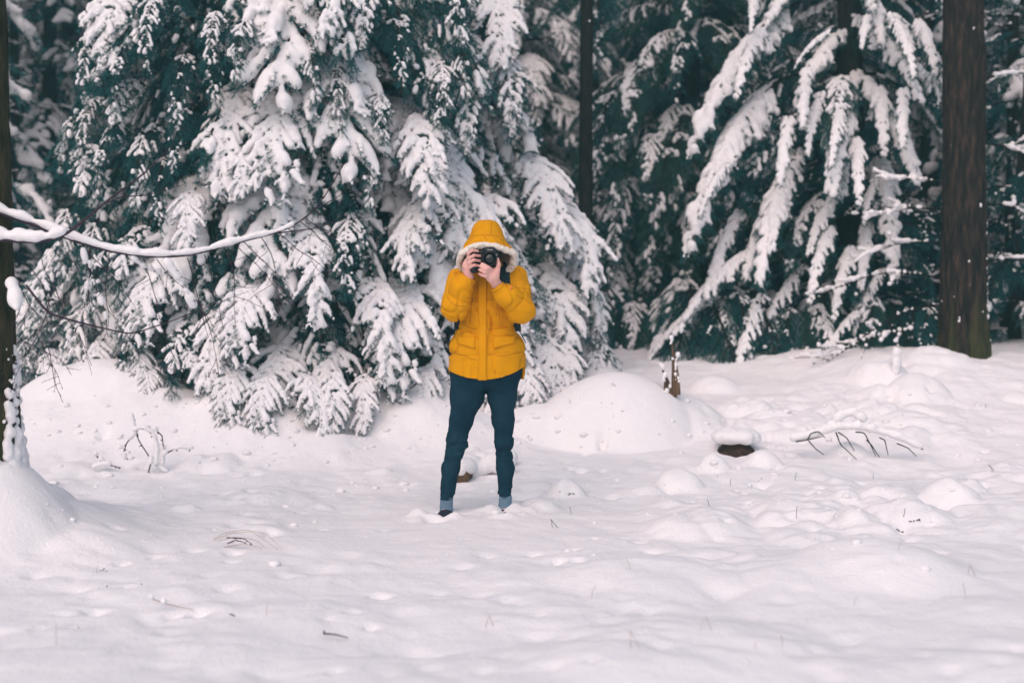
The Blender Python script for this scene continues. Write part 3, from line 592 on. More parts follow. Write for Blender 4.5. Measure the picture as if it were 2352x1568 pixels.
# ------------------------------------------------------------------ larch at the left edge with snow-laden limbs reaching in
lx, ly = -2.63, 7.05
larch = empty('larch_tree', (lx, ly, gz(lx, ly) - .25), 'mossy larch trunk at the clearing edge with snowy limbs reaching over the snow', 'tree')
W0 = np.array(larch.location)
mb = MB(); lf = trunk_mesh(mb, 22, .19, (-.008, 0), 48, .02, 4, flare=1.25, rings=260, plates=.07); mb.build('trunk', BARKG, larch)
rg = np.random.default_rng(21); P, Q = [], []
for k in range(1500):
    z = .05 + rg.random() ** 2.2 * .95; a = rg.uniform(-2.4, .9); x, y, rr = lf(z); s = rg.uniform(.004, .026) * max(.30, 1.3 - .85 * z)
    if vnoise(a * 2.2, z * 5, 0.5, 2) < -.45 + 1.0 * z: continue
    s = s; P.append((x + rr * math.cos(a), y + rr * math.sin(a), z)); Q.append(s)
s = MB(); blob_mesh(s, P, Q, .008, bumpy=.15); s.build('snow', SNOW, larch, kind='stuff')
def spline(pts, n):
    pts = np.asarray(pts, float); d = np.r_[0, np.cumsum(np.linalg.norm(np.diff(pts, axis=0), axis=1))]; t = np.linspace(0, d[-1], n)
    q = np.stack([np.interp(t, d, pts[:, i]) for i in range(3)], 1)
    for _ in range(max(2, n // 12)): q[1:-1] = (q[:-2] + 2 * q[1:-1] + q[2:]) / 4
    return q
def knobs(mb, c, step, r, rg):
    d = np.r_[0, np.cumsum(np.linalg.norm(np.diff(c, axis=0), axis=1))]
    for t in np.arange(step, d[-1], step):
        q = np.array([np.interp(t, d, c[:, i]) for i in range(3)]); e = q + rg.normal(size=3) * r * 1.6
        tube(mb, [q, e], [r, r * .5], 4, 0)
def limb(parent, W0, pix, r0, r1, sn, rg, name='limb', twigs=(), snow_to=1.0, snow_from=0.0, cover=.97):
    c = spline([at(px, row, Y) - W0 for px, row, Y in pix], 60); mb = MB(); tube(mb, c, np.linspace(r0, r1, 60), 7, 0); knobs(mb, c, .05, r1 * 1.3, rg)
    o = mb.build(name, TWIG, parent); P, Q = [], []; on = 1
    for i in range(int(60 * snow_from), int(60 * snow_to) - 1):
        if rg.random() < .12: on = rg.random() < cover
        u = i / 60; r = sn * (1 - .55 * u) * rg.uniform(.75, 1.1) * (1 + .3 * math.sin(i * .9) * math.sin(i * .37 + 1))
        if on:
            for f in (0, .33, .67): P.append(c[i] * (1 - f) + c[i + 1] * f + np.array([0, 0, r * .75 + r0 * (1 - u)])); Q.append(r)
    if P: s = MB(); blob_mesh(s, P, Q, .007, bumpy=.40); s.build('snow', SNOW, o, kind='stuff')
    return o, c
L1 = [(-60, 455, 6.95), (0, 492, 6.95), (70, 512, 6.95), (150, 545, 6.9), (230, 572, 6.9), (330, 590, 6.9), (430, 588, 6.95), (500, 570, 7.0), (580, 548, 7.05), (650, 532, 7.1), (705, 500, 7.15), (745, 455, 7.2), (790, 375, 7.25)]
L2 = [(-60, 545, 6.85), (0, 550, 6.85), (90, 556, 6.8), (150, 540, 6.8), (200, 500, 6.8), (250, 458, 6.8), (330, 400, 6.85), (400, 330, 6.9)]
limb(larch, W0, L1, .011, .0022, .022, rg, snow_to=.80, snow_from=0.0)
limb(larch, W0, L2, .012, .002, .025, rg, snow_to=.50)
limb(larch, W0, [(235, 470, 6.8), (280, 452, 6.85), (340, 448, 6.9), (420, 425, 6.95)], .004, .0012, .0, rg, name='twig')
limb(larch, W0, [(640, 535, 7.1), (720, 525, 7.12), (790, 505, 7.15), (850, 498, 7.2)], .0035, .001, .0, rg, name='twig')
limb(larch, W0, [(725, 480, 7.15), (780, 450, 7.2), (820, 400, 7.2)], .003, .001, .0, rg, name='twig')
limb(larch, W0, [(60, 655, 6.7), (110, 720, 6.7), (200, 745, 6.75), (300, 768, 6.8), (400, 735, 6.85), (560, 672, 6.95)], .006, .0012, .0, rg, name='twig')
def hang(px, row, Y, L, dx, rg, r=.0024, sn=0.0, grav=.8):
    c = curve(at(px, row, Y) - W0, (dx, rg.normal() * .3, -.5), L, 22, grav, rg, .07); mb = MB(); tube(mb, c, np.linspace(r, r * .5, 23), 4, 0); knobs(mb, c, .022, r * .95, rg)
    for i in range(4, 22, 3):
        if rg.random() < .55: c2 = curve(c[i], (dx * rg.uniform(-1, 2) + rg.normal() * .4, rg.normal() * .3, -.4), L * rg.uniform(.15, .4), 10, .7, rg, .08); tube(mb, c2, np.linspace(r * .7, r * .4, 11), 3, 0, False); knobs(mb, c2, .022, r * .8, rg)
    o = mb.build('twig', TWIG, larch)
    if sn:
        P, Q = [], []
        for i in range(2, 22):
            if rg.random() < .7: P.append(c[i] + (0, -.004, .008)); Q.append(sn * rg.uniform(.5, 1.3))
        s = MB(); blob_mesh(s, P, Q, .008, bumpy=.1); s.build('snow', SNOW, o, kind='stuff')
for px, row, L, dx in [(520, 575, .50, .35), (470, 585, .45, .25), (430, 592, .6, .1), (360, 595, .55, .3), (560, 555, .35, .6), (640, 535, .35, .55), (690, 510, .25, .9), (330, 592, .6, .2), (700, 500, .2, 1.0), (600, 545, .4, .4), (250, 580, .5, .15), (180, 560, .5, .3), (720, 480, .2, .9), (540, 560, .55, .2)]: hang(px, row, 6.98, L, dx, rg)
for px, row, L, dx, sn in [(190, 560, .42, .05, .017), (375, 590, .30, .3, .02), (300, 590, .2, .3, .014), (205, 575, .5, .02, .012), (20, 640, .2, .3, .026)]: hang(px, row, 6.9, L, dx, rg, .003, sn)
for k in range(13): hang(rg.uniform(45, 150), rg.uniform(570, 800), rg.uniform(6.8, 7.2), rg.uniform(.25, .55), rg.uniform(-.5, .8), rg, .0022)
# ------------------------------------------------------------------ the person
def fabric(scale, strength, c0, c1):
    def f(nt, b):
        v = coords(nt); nt.links.new(ramp(nt, noise(nt, v, 9, 4), [(.3, c0), (.7, c1)]), b.inputs['Base Color'])
        bump(nt, b, noise(nt, v, scale, 2), strength, .002)
    return f
YEL = mat('mustard_nylon', (.68, .298, .001), .7, fabric(240, .3, (.64, .278, .0005), (.72, .318, .001)), spec=.08)
YELD = mat('mustard_seam', (.42, .17, .003), .7, fabric(200, .2, (.40, .16, .003), (.46, .19, .004)), spec=.15)
FLE = mat('cream_fleece', (.78, .71, .64), .95, fabric(160, .9, (.66, .60, .53), (.85, .78, .71)), spec=.05)
JEAN = mat('dark_teal_denim', (.007, .030, .052), .85, fabric(320, .15, (.005, .023, .041), (.013, .044, .070)), spec=.06)
SOCK = mat('grey_blue_knit', (.13, .22, .30), .95, fabric(180, .9, (.10, .17, .24), (.19, .29, .38)), spec=.05)
SHOE = mat('black_shoe', (.012, .018, .03), .6, fabric(90, .4, (.008, .012, .022), (.02, .028, .045)), spec=.3)
SKIN = mat('skin', (.76, .42, .36), .55, fabric(110, .12, (.74, .37, .33), (.80, .48, .41)), spec=.35, Subsurface_Weight=.12, Subsurface_Scale=.01)
HAIR = mat('dark_hair', (.02, .013, .01), .6, fabric(120, .8, (.012, .009, .007), (.035, .022, .016)), spec=.3)
NAVY = mat('navy_webbing', (.008, .02, .06), .7, fabric(200, .4, (.006, .016, .045), (.012, .026, .075)), spec=.2)
PACK = mat('dark_teal_nylon', (.008, .028, .038), .7, fabric(150, .4, (.006, .022, .03), (.012, .036, .048)), spec=.2)
BLK = mat('black_polycarbonate', (.006, .010, .014), .5, fabric(300, .35, (.004, .008, .012), (.009, .014, .018)), spec=.4)
RUB = mat('black_rubber', (.005, .008, .010), .75, fabric(300, .6, (.004, .006, .008), (.008, .011, .013)), spec=.25)
GLS = mat('coated_lens_glass', (.002, .004, .006), .06, lambda nt, b: nt.links.new(ramp(nt, noise(nt, coords(nt), 40, 1), [(.4, (.002, .004, .006)), (.7, (.004, .006, .01))]), b.inputs['Base Color']), spec=.7)
WHT = mat('white_print', (.8, .8, .8), .6, fabric(50, .02, (.78, .78, .78), (.82, .82, .82)))
ORG = mat('orange_tag', (.75, .20, .04), .6, fabric(100, .2, (.70, .18, .03), (.8, .23, .05)))

PX, PY = (1118 - 1176) / FP * 8.07, 8.07
person = empty('person', (PX, PY, 0), 'person in mustard hooded parka and dark jeans raising a camera to the face', 'person')
class Grid:
    def __init__(s, lo, hi, h):
        s.lo = np.array(lo, float); s.h = h; n = np.ceil((np.array(hi) - s.lo) / h).astype(int) + 1
        s.x, s.y, s.z = [(s.lo[i] + np.arange(n[i]) * h).astype(np.float32).reshape([-1 if k == i else 1 for k in range(3)]) for i in range(3)]
        s.n = n; s.big = np.full(n, 9.0, np.float32)
def cap(g, a, b, ra, rb, sy=1.0):
    a, b = np.asarray(a, float), np.asarray(b, float); d = b - a; L = float(d @ d)
    x, y, z = g.x - a[0], g.y - a[1], g.z - a[2]
    t = np.clip((x * d[0] + y * d[1] + z * d[2]) / L, 0, 1)
    return np.sqrt((x - t * d[0]) ** 2 + ((y - t * d[1]) * sy) ** 2 + (z - t * d[2]) ** 2) - (ra + (rb - ra) * t)
def ell(g, c, r):
    q = np.sqrt(((g.x - c[0]) / r[0]) ** 2 + ((g.y - c[1]) / r[1]) ** 2 + ((g.z - c[2]) / r[2]) ** 2); return (q - 1) * min(r)
def smin(a, b, k):
    h = np.clip(.5 + .5 * (b - a) / k, 0, 1); return b + (a - b) * h - k * h * (1 - h)
def chain(g, pts, rs, k=.02, sy=1.0):
    F = None
    for i in range(len(pts) - 1):
        c = cap(g, pts[i], pts[i + 1], rs[i], rs[i + 1], sy); F = c if F is None else smin(F, c, k)
    return F
def nets(g, F, name, m, parent, **tags):
    F = np.ascontiguousarray(np.broadcast_to(F, g.n)); mb = MB(); mb.add(*surface_nets(F, g.lo, g.h)); return mb.build(name, m, parent, **tags)
def gn(g, f, s, ax=(1, 1, 1)): return vnoise(g.x * f * ax[0] + 0 * g.y + 0 * g.z, g.y * f * ax[1] + 0 * g.x + 0 * g.z, g.z * f * ax[2] + 0 * g.x + 0 * g.y, s)

# joints (x right, y away from the camera, z up; metres)
SL, EL, WL = (-.145, .0, 1.335), (-.176, -.15, 1.19), (-.096, -.205, 1.352)
SR, ER, WR = (.155, .0, 1.345), (.192, -.15, 1.172), (.062, -.235, 1.312)
# body: one skin surface, head to feet
def c2l(cx, cy, y): return ((cx / 3.92 - 297) / 705, y, (1214 - cy / 3.92) / 705)
FING_A = [[(892, 740, -.222), (900, 650, -.262), (960, 605, -.282), (1045, 618, -.272)],
          [(885, 790, -.226), (915, 720, -.268), (985, 683, -.286), (1078, 692, -.268)],
          [(885, 840, -.224), (920, 790, -.266), (985, 752, -.284), (1076, 766, -.266)],
          [(890, 890, -.218), (930, 855, -.258), (990, 828, -.276), (1066, 838, -.262)]]
FING_B = [[(1262, 905, -.300), (1210, 868, -.328), (1150, 832, -.330), (1108, 808, -.318)],
          [(1235, 930, -.305), (1170, 893, -.335), (1115, 862, -.334), (1078, 842, -.318)],
          [(1225, 968, -.300), (1160, 940, -.330), (1105, 915, -.330), (1066, 897, -.314)],
          [(1230, 1010, -.292), (1168, 998, -.318), (1110, 980, -.318), (1068, 962, -.306)]]
g = Grid((-.36, -.40, -.02), (.36, .22, 1.72), .005)
B = ell(g, (0, .02, 1.18), (.15, .10, .26))
B = smin(B, ell(g, (-.005, .02, .86), (.15, .105, .14)), .06)
B = smin(B, cap(g, (0, .0, 1.36), (0, -.03, 1.46), .05, .05), .03)
H = ell(g, (0, -.05, 1.525), (.074, .095, .115)); H = smin(H, ell(g, (0, -.10, 1.455), (.05, .05, .05)), .04)     # skull and jaw
H = smin(H, cap(g, (0, -.137, 1.515), (0, -.160, 1.478), .008, .014), .012)                                           # nose
for s in (-1, 1):
    H = smin(H, ell(g, (s * .076, -.045, 1.505), (.010, .022, .032)), .008)                                           # ears
    H = np.maximum(H, -(ell(g, (s * .031, -.150, 1.522), (.016, .012, .010))))                                        # eye sockets
    H = np.minimum(H, ell(g, (s * .031, -.131, 1.522), (.012, .012, .012)))                                           # eyeballs
H = smin(H, cap(g, (-.02, -.145, 1.445), (.02, -.145, 1.445), .008, .008), .01)                                       # mouth
B = smin(B, H, .02)
B = smin(B, chain(g, [SL, EL, (WL[0], WL[1], WL[2])], [.05, .042, .027], .02), .04)
B = smin(B, chain(g, [SR, ER, WR], [.05, .042, .027], .02), .04)
LEGA = [(-.10, 0, .82), (-.112, 0, .68), (-.147, -.005, .55), (-.172, -.012, .418), (-.207, .0, .27), (-.234, .0, .05)]
LEGB = [(.088, 0, .82), (.086, 0, .68), (.092, 0, .55), (.096, -.01, .418), (.106, .01, .27), (.101, .02, .05)]
B = smin(B, chain(g, LEGA, [.085, .066, .044, .034, .032, .024], .03), .03); B = smin(B, chain(g, LEGB, [.085, .060, .040, .032, .031, .024], .03), .03)
B = smin(B, chain(g, [(-.234, .0, .02), (-.262, -.14, -.015)], [.026, .022]), .03); B = smin(B, chain(g, [(.101, .02, .02), (.10, -.13, -.015)], [.026, .022]), .03)
# hands
hA = smin(cap(g, WL, c2l(890, 850, -.215), .027, .031), ell(g, c2l(885, 830, -.214), (.022, .026, .042)), .02)
for f in FING_A: hA = smin(hA, chain(g, [c2l(*q) for q in f], [.0105, .0098, .0088, .0075], .004), .006)
hA = smin(hA, chain(g, [c2l(880, 900, -.19), c2l(930, 860, -.165), c2l(985, 800, -.15)], [.014, .011, .009], .006), .012)   # thumb behind the body
hB = smin(cap(g, WR, c2l(1260, 1000, -.282), .027, .032), ell(g, c2l(1255, 965, -.285), (.036, .022, .036)), .02)
for f in FING_B: hB = smin(hB, chain(g, [c2l(*q) for q in f], [.0105, .0098, .0088, .0075], .004), .006)
hB = smin(hB, chain(g, [c2l(1300, 1010, -.28), c2l(1338, 905, -.292), c2l(1358, 820, -.298), c2l(1345, 738, -.292)], [.019, .015, .012, .0085], .006), .012)
B = smin(B, np.minimum(hA, hB), .012)
nets(g, B, 'body', SKIN, person, label='bare hands wrapped round the camera')
# hair
g = Grid((-.12, -.18, 1.36), (.12, .10, 1.68), .006)
Hh = np.maximum(ell(g, (0, -.035, 1.525), (.088, .105, .125)), -ell(g, (0, -.165, 1.48), (.066, .085, .085))) + .004 * gn(g, 60, 2, (1, 1, .2))
nets(g, Hh, 'hair', HAIR, person)

# jacket
PZ = [.70, .80, .84, .90, .95, 1.0, 1.04, 1.09, 1.14, 1.20, 1.30, 1.36, 1.40, 1.44, 1.48]
PA = [.216, .220, .221, .217, .212, .202, .174, .150, .154, .166, .182, .162, .126, .092, .078]
PB = [.150, .150, .150, .147, .143, .137, .127, .117, .120, .126, .130, .116, .096, .084, .075]
def tor(x, z, off=0.0):
    a = np.interp(z, PZ, PA); b = np.interp(z, PZ, PB); return -(b + off) * np.sqrt(np.clip(1 - (x / (a + off)) ** 2, 0, 1)) ** .9
g = Grid((-.32, -.34, .72), (.32, .19, 1.52), .0052)
a = np.interp(g.z, PZ, PA).astype(np.float32); b = np.interp(g.z, PZ, PB).astype(np.float32)
q = (np.abs(g.x / a) ** 2.3 + np.abs(g.y / b) ** 2.3) ** (1 / 2.3); T = (q - 1) * np.minimum(a, b) * .92
T -= .010 * np.exp(-((g.z - 1.02) / .05) ** 2) * 0
armA = chain(g, [SL, EL], [.078, .080], .03); foA = chain(g, [EL, (-.135, -.185, 1.295), (-.098, -.204, 1.348)], [.076, .062, .047], .03)
armB = chain(g, [SR, ER], [.080, .082], .03); foB = chain(g, [ER, (.118, -.21, 1.248), (.070, -.23, 1.302)], [.078, .062, .047], .03)
# elbows: gathered folds
A = smin(smin(armA, foA, .018), smin(armB, foB, .018), .01)
# cuffs: gathered ends
def plane_cut(F, p, d): return np.maximum(F, (g.x - p[0]) * d[0] + (g.y - p[1]) * d[1] + (g.z - p[2]) * d[2])
for W, E in ((WL, EL), (WR, ER)):
    d = np.array(W) - np.array(E); d /= np.linalg.norm(d); e = np.array(W) + d * .012
    near = np.exp(-((g.x - W[0]) ** 2 + (g.y - W[1]) ** 2 + (g.z - W[2]) ** 2) / .055 ** 2)
    s = (g.x - W[0]) * d[0] + (g.y - W[1]) * d[1] + (g.z - W[2]) * d[2]
    A = A + near * (.005 * gn(g, 70, 4) + .007 * np.exp(-((s + .028) / .006) ** 2))
    cutter = np.maximum(s - .012, np.sqrt((g.x - W[0]) ** 2 + (g.y - W[1]) ** 2 + (g.z - W[2]) ** 2) - .075)
    A = np.where(np.sqrt((g.x - W[0]) ** 2 + (g.y - W[1]) ** 2 + (g.z - W[2]) ** 2) < .09, np.maximum(A, s - .012), A)
    inner = cap(g, np.array(W) - d * .03, np.array(W) + d * .04, .036, .036); A = np.maximum(A, -inner)
J = smin(T, A, .02)
# wrinkles, quilting lines and creases
wr = np.exp(-((g.z - 1.09) / .07) ** 2); yf = np.clip(-g.y / .1, 0, 1)
J = J + .006 * gn(g, 12, 1, (1, 1, 1.6)) + (.011 * gn(g, 24, 2, (.8, .8, 1.3))) * (wr + .22) * .8
ridge = 1 - np.abs(gn(g, 9, 7, (1.2, 1, .9))); J = J + .016 * np.clip(ridge - .80, 0, 1) / .2 * (.45 + wr)
for zc, dip in ((1.075, .006), (.925, .0045), (1.235, .0045), (1.335, .004)):
    zz = g.z - zc - .012 * gn(g, 5, 9, (1, 0, 0)); J = J + dip * np.exp(-(zz / .006) ** 2) * (A > .012)
for xc in (-.093, .062): J = J + .004 * np.exp(-((g.x - xc) / .005) ** 2) * (A > .015) * (g.z > 1.1) * (g.y < 0)
# sleeve seam rings
for (p, d, k) in ((EL, np.array(SL) - np.array(EL), .55), (ER, np.array(SR) - np.array(ER), .45), (EL, np.array(WL) - np.array(EL), .35), (ER, np.array(WR) - np.array(ER), .30), (ER, np.array(SR) - np.array(ER), .8), (EL, np.array(SL) - np.array(EL), .85)):
    L = np.linalg.norm(d); d = d / L; s = (g.x - p[0]) * d[0] + (g.y - p[1]) * d[1] + (g.z - p[2]) * d[2] - k * L
    nearp = (g.x - p[0] - d[0] * k * L) ** 2 + (g.y - p[1] - d[1] * k * L) ** 2 + (g.z - p[2] - d[2] * k * L) ** 2 < .11 ** 2
    J = J + .0045 * np.exp(-((s + .004 * gn(g, 20, 5)) / .005) ** 2) * nearp * (A < .01)
# hem line, longer behind, hollow from below
hem = np.where(g.y < .02, .785 + .9 * np.clip(np.abs(g.x + .02) - .02, 0, 1) ** 1.7, .775) + .004 * gn(g, 14, 3, (1, 1, 0))
J = np.maximum(J, hem - g.z)
inn = (np.sqrt((g.x / (a - .014)) ** 2 + (g.y / (b - .014)) ** 2) - 1) * .13; J = np.maximum(J, -np.maximum(inn, g.z - .86))
jk = nets(g, J, 'jacket', YEL, person)
def patch(name, m, x0, x1, z0, z1, th, parent, shape=None, off=.004, nx=20, nz=14):
    """a slightly raised cloth panel lying on the jacket front"""
    mb = MB(); U, V = np.meshgrid(np.linspace(0, 1, nx), np.linspace(0, 1, nz), indexing='ij'); X = x0 + (x1 - x0) * U
    lo = z0 if shape is None else z0 + shape(U); Z = lo + (z1 - lo) * V
    Yf = tor(X, Z, off) - th * (np.minimum(1, 9 * np.minimum(np.minimum(U, 1 - U), np.minimum(V * 1.3, 1 - V)) + .2)) - .002 * vnoise(X * 40, X * 0, Z * 30, 3)
    Yb = tor(X, Z, off) + .012
    v = np.concatenate([np.stack([X, Yf, Z], -1).reshape(-1, 3), np.stack([X, Yb, Z], -1).reshape(-1, 3)]); i = (np.arange(nx - 1)[:, None] * nz + np.arange(nz - 1)[None]).ravel()
    f = np.stack([i, i + nz, i + nz + 1, i + 1], 1); k = nx * nz; F = [f, f[:, ::-1] + k]
    ed = [(q * nz, (q + 1) * nz) for q in range(nx - 1)] + [((nx - 1) * nz + q, (nx - 1) * nz + q + 1) for q in range(nz - 1)] + [((q + 1) * nz + nz - 1, q * nz + nz - 1) for q in range(nx - 1)] + [(q + 1, q) for q in range(nz - 1)]
    F.append(np.array([(b_, a_, a_ + k, b_ + k) for a_, b_ in ed])); mb.add(v, np.concatenate(F)); return mb.build(name, m, parent)
patch('placket', YEL, -.047, .003, .782, 1.37, .008, jk, nz=60, off=.005)
patch('seam', YELD, -.0405, -.0385, .785, 1.36, .0095, jk, nz=50, nx=3, off=.005); patch('seam', YELD, -.0045, -.0025, .785, 1.36, .0095, jk, nz=50, nx=3, off=.005)
def cr(cx, cy): return ((1650 + cx / 3.92) - 1947) / 705, (2064 - (1200 + cy / 3.92)) / 705
(x0, z1), (x1, z0) = cr(712, 545), cr(995, 745)
patch('pocket_flap', YEL, x0, x1, z0, z1, .012, jk, shape=lambda u: .030 * (1 - u) ** 1.0, off=.006)
(x0, z1), (x1, z0) = cr(1275, 545), cr(1620, 745)
patch('pocket_flap', YEL, x0, x1, z0, z1, .012, jk, shape=lambda u: .030 * u ** .7, off=.006)
# sleeve flap and tag on the arm at the image right
mb = MB(); box(mb, (.196, -.112, 1.286), (.072, .01, .017), rot=Euler((0, R(14), R(14))).to_matrix()); mb.build('sleeve_flap', YEL, jk)
tp = c2l(1555, 1172, 0); mb = MB(); box(mb, (tp[0] - .002, -.262, tp[2]), (.008, .004, .026), rot=Euler((R(-10), R(18), 0)).to_matrix()); mb.build('sleeve_tag', ORG, jk)

# hood: lofted shell, fleece rim, lining
rings = []
prof = [  # height of centre, y of centre, half width, forward vector (y, z)
    (1.681, .012, .006, -.006, 0), (1.6795, .010, .032, -.035, .000), (1.672, .008, .052, -.062, .001), (1.655, .004, .070, -.088, .003), (1.630, -.002, .083, -.108, .007), (1.600, -.010, .094, -.124, .013),
    (1.572, -.020, .104, -.136, .022), (1.562, -.024, .1085, -.140, .026), (1.545, -.034, .118, -.142, .036), (1.515, -.054, .133, -.140, .052), (1.480, -.092, .147, -.122, .073), (1.453, -.128, .157, -.098, .090)]
NS = 64; an = np.arange(NS) * 2 * np.pi / NS
for k, (z, y, a_, vy, vz) in enumerate(prof):
    u = k / (len(prof) - 1); x = a_ * np.sin(an); f = np.cos(an)
    w_ = 1 + (.012 * np.sin(an * 9 + k) + .010 * np.sin(an * 5 + 2 * k)) * (u > .15) * u
    corner = .012 * np.exp(-((an - 1.25) / .28) ** 2) * max(0, (u - .7) / .3)
    cz = z + vz * f * w_ + .012 * np.exp(-((an - 1.25) / .3) ** 2) * max(0, (u - .7) / .3); rings.append(np.stack([x * w_ + corner, y + vy * f * w_, cz], 1))
rings = np.array(rings)
def loft(name, rg_, m, parent, closed=True):
    mb = MB(); k = len(rg_); i = np.arange(k - 1)[:, None] * NS; j = np.arange(NS)[None]; j2 = (j + 1) % NS
    mb.add(rg_.reshape(-1, 3), np.stack([i + j, i + NS + j, i + NS + j2, i + j2], -1).reshape(-1, 4)); return mb.build(name, m, parent)
fine = []
for k in range(len(rings) - 1):
    for t in (0, .25, .5, .75): fine.append(rings[k] * (1 - t) + rings[k + 1] * t)
fine.append(rings[-1]); fine = np.array(fine)
for k in range(2, len(fine)):                                      # sewn seams and small creases
    cen = fine[k].mean(0); d = fine[k] - cen; l = np.linalg.norm(d, axis=1)[:, None]
    u = k / (len(fine) - 1); am = an.copy(); am[am > np.pi] -= 2 * np.pi
    dip = .006 * math.exp(-((u - .60) / .014) ** 2) + (.0045 * (np.exp(-((am - .36) / .06) ** 2) + np.exp(-((am + .36) / .06) ** 2)) * (u < .58))
    if u > .62: dip = dip + .0035 * (np.exp(-((np.abs(am) - (.15 + (u - .62) * 1.3)) / .05) ** 2) + np.exp(-((np.abs(am) - (1.05 - (u - .62) * .8)) / .05) ** 2))
    dip = dip + .0035 * vnoise(fine[k][:, 0] * 18, fine[k][:, 1] * 18, fine[k][:, 2] * 75, 4)
    fine[k] -= d / l * np.reshape(dip, (-1, 1))
hood = loft('hood', fine, YEL, person)
inn_ = rings[2:].copy()
for k in range(len(inn_)):
    cen = inn_[k].mean(0); inn_[k] = cen + (inn_[k] - cen) * .93 - np.array([0, 0, .006])
loft('lining', inn_[:, ::-1], FLE, hood)
mb = MB(); g = Grid((-.22, -.27, 1.32), (.22, .08, 1.59), .0042); F = None; rim = rings[-1]; rc = rim.mean(0)
rim2 = rc + (rim - rc) * .955 + np.array([0, -.006, -.008])
for i in range(NS):
    p, q_ = rim2[i], rim2[(i + 1) % NS]
    th = .0175 + .004 * (1 - math.cos(an[i])) / 2
    lo_ = np.maximum(((np.minimum(p, q_) - .04 - g.lo) / g.h).astype(int), 0); hi_ = np.minimum(((np.maximum(p, q_) + .04 - g.lo) / g.h).astype(int) + 1, g.n)
    class S: pass
    s = S(); s.x, s.y, s.z = g.x[lo_[0]:hi_[0]], g.y[:, lo_[1]:hi_[1]], g.z[:, :, lo_[2]:hi_[2]]
    blk = g.big[lo_[0]:hi_[0], lo_[1]:hi_[1], lo_[2]:hi_[2]]; np.minimum(blk, cap(s, p, q_, th, th), out=blk)
F = g.big + .0045 * gn(g, 95, 6) + .003 * gn(g, 50, 8)
nets(g, F, 'fleece_trim', FLE, hood)

# stitched seams: thin dark lines laid on the cloth where the photo shows them
from mathutils.bvhtree import BVHTree
def bvh(o):
    me = o.data; v = np.zeros(len(me.vertices) * 3, np.float32); me.vertices.foreach_get('co', v); return BVHTree.FromPolygons(v.reshape(-1, 3).tolist(), [tuple(p.vertices) for p in me.polygons])
def seam(tree, pts, parent, r=.0017):
    P = np.array([((1648 + a_ / 2.118 - 1947) / 705, 0, (2064 - 820 - b_ / 2.118) / 705) for a_, b_ in pts]); P = spline(P, 26); out = []
    for q in P:
        hit = tree.ray_cast(Vector((q[0], -1, q[2])), Vector((0, 1, 0)))[0]
        if hit is not None: out.append(np.array(hit) + (0, -.0004, 0))
    if len(out) > 4:
        out = [o_ for k, o_ in enumerate(out) if k == 0 or abs(o_[1] - out[k - 1][1]) < .03]; mb = MB(); tube(mb, out, r, 5); mb.build('seam', YELD, parent)
tj, th_ = bvh(jk), bvh(hood)
for pts in ([(525, 165), (520, 215), (518, 262)], [(678, 142), (674, 200), (670, 252)], [(468, 297), (520, 272), (595, 262), (680, 266), (740, 285), (772, 300)], [(612, 266), (640, 302)], [(690, 272), (738, 330)], [(530, 285), (470, 345)], [(455, 320), (440, 360)], [(770, 320), (805, 370)]): seam(th_, pts, hood)
for pts in ([(478, 778), (520, 786), (560, 790)], [(636, 790), (700, 797)], [(430, 1000), (500, 1035), (560, 1046)], [(645, 1046), (720, 1040), (800, 1028)], [(520, 780), (505, 870), (495, 1000)], [(725, 830), (738, 900), (742, 980)], [(645, 1252), (760, 1265), (860, 1252), (940, 1236)], [(330, 1232), (420, 1255), (555, 1300)],
            [(870, 668), (885, 697), (940, 702), (1003, 712)], [(880, 755), (905, 775), (960, 790), (1005, 835)], [(310, 770), (345, 820), (400, 845), (462, 850)], [(352, 582), (400, 566), (445, 572)], [(905, 540), (930, 600), (935, 640)], [(690, 735), (760, 700), (790, 655)], [(640, 1195), (600, 1200), (570, 1197)], [(455, 570), (500, 610), (520, 655)]): seam(tj, pts, jk)

# jeans
g = Grid((-.32, -.15, .03), (.22, .18, .90), .0052)
J = smin(chain(g, LEGA, [.115, .094, .063, .054, .050, .038], .03), chain(g, LEGB, [.112, .080, .058, .050, .048, .036], .03), .02)
J = smin(J, ell(g, (-.008, .02, .84), (.185, .12, .13)), .03)
kn = np.exp(-((g.z - .40) / .075) ** 2) + .8 * np.exp(-((g.z - .10) / .05) ** 2) + .25
J = J + .0085 * kn * gn(g, 24, 3, (.7, .7, 2.0)) + .004 * gn(g, 13, 5) + .006 * kn * np.clip((1 - np.abs(gn(g, 20, 8, (.6, .6, 1.8)))) - .8, 0, 1) / .2
J = J + .006 * np.exp(-((g.z - .735 - .55 * np.abs(g.x + .01)) / .005) ** 2) * (g.y < 0) * (np.abs(g.x + .01) > .07) + .005 * np.exp(-((g.x - np.interp(g.z, [.05, .418, .68, .82], [-.190, -.128, -.085, -.05])) / .005) ** 2) * (g.y < 0) * (g.x < -.02) * 0
J = J + .004 * np.exp(-((g.x + .012) / .006) ** 2) * (g.z > .73) + .004 * np.exp(-((g.z - .70 - .5 * np.abs(g.x + .02)) / .007) ** 2) * (g.y < 0)
J = np.maximum(J, .088 + .006 * gn(g, 9, 2) - g.z)
nets(g, J, 'jeans', JEAN, person)
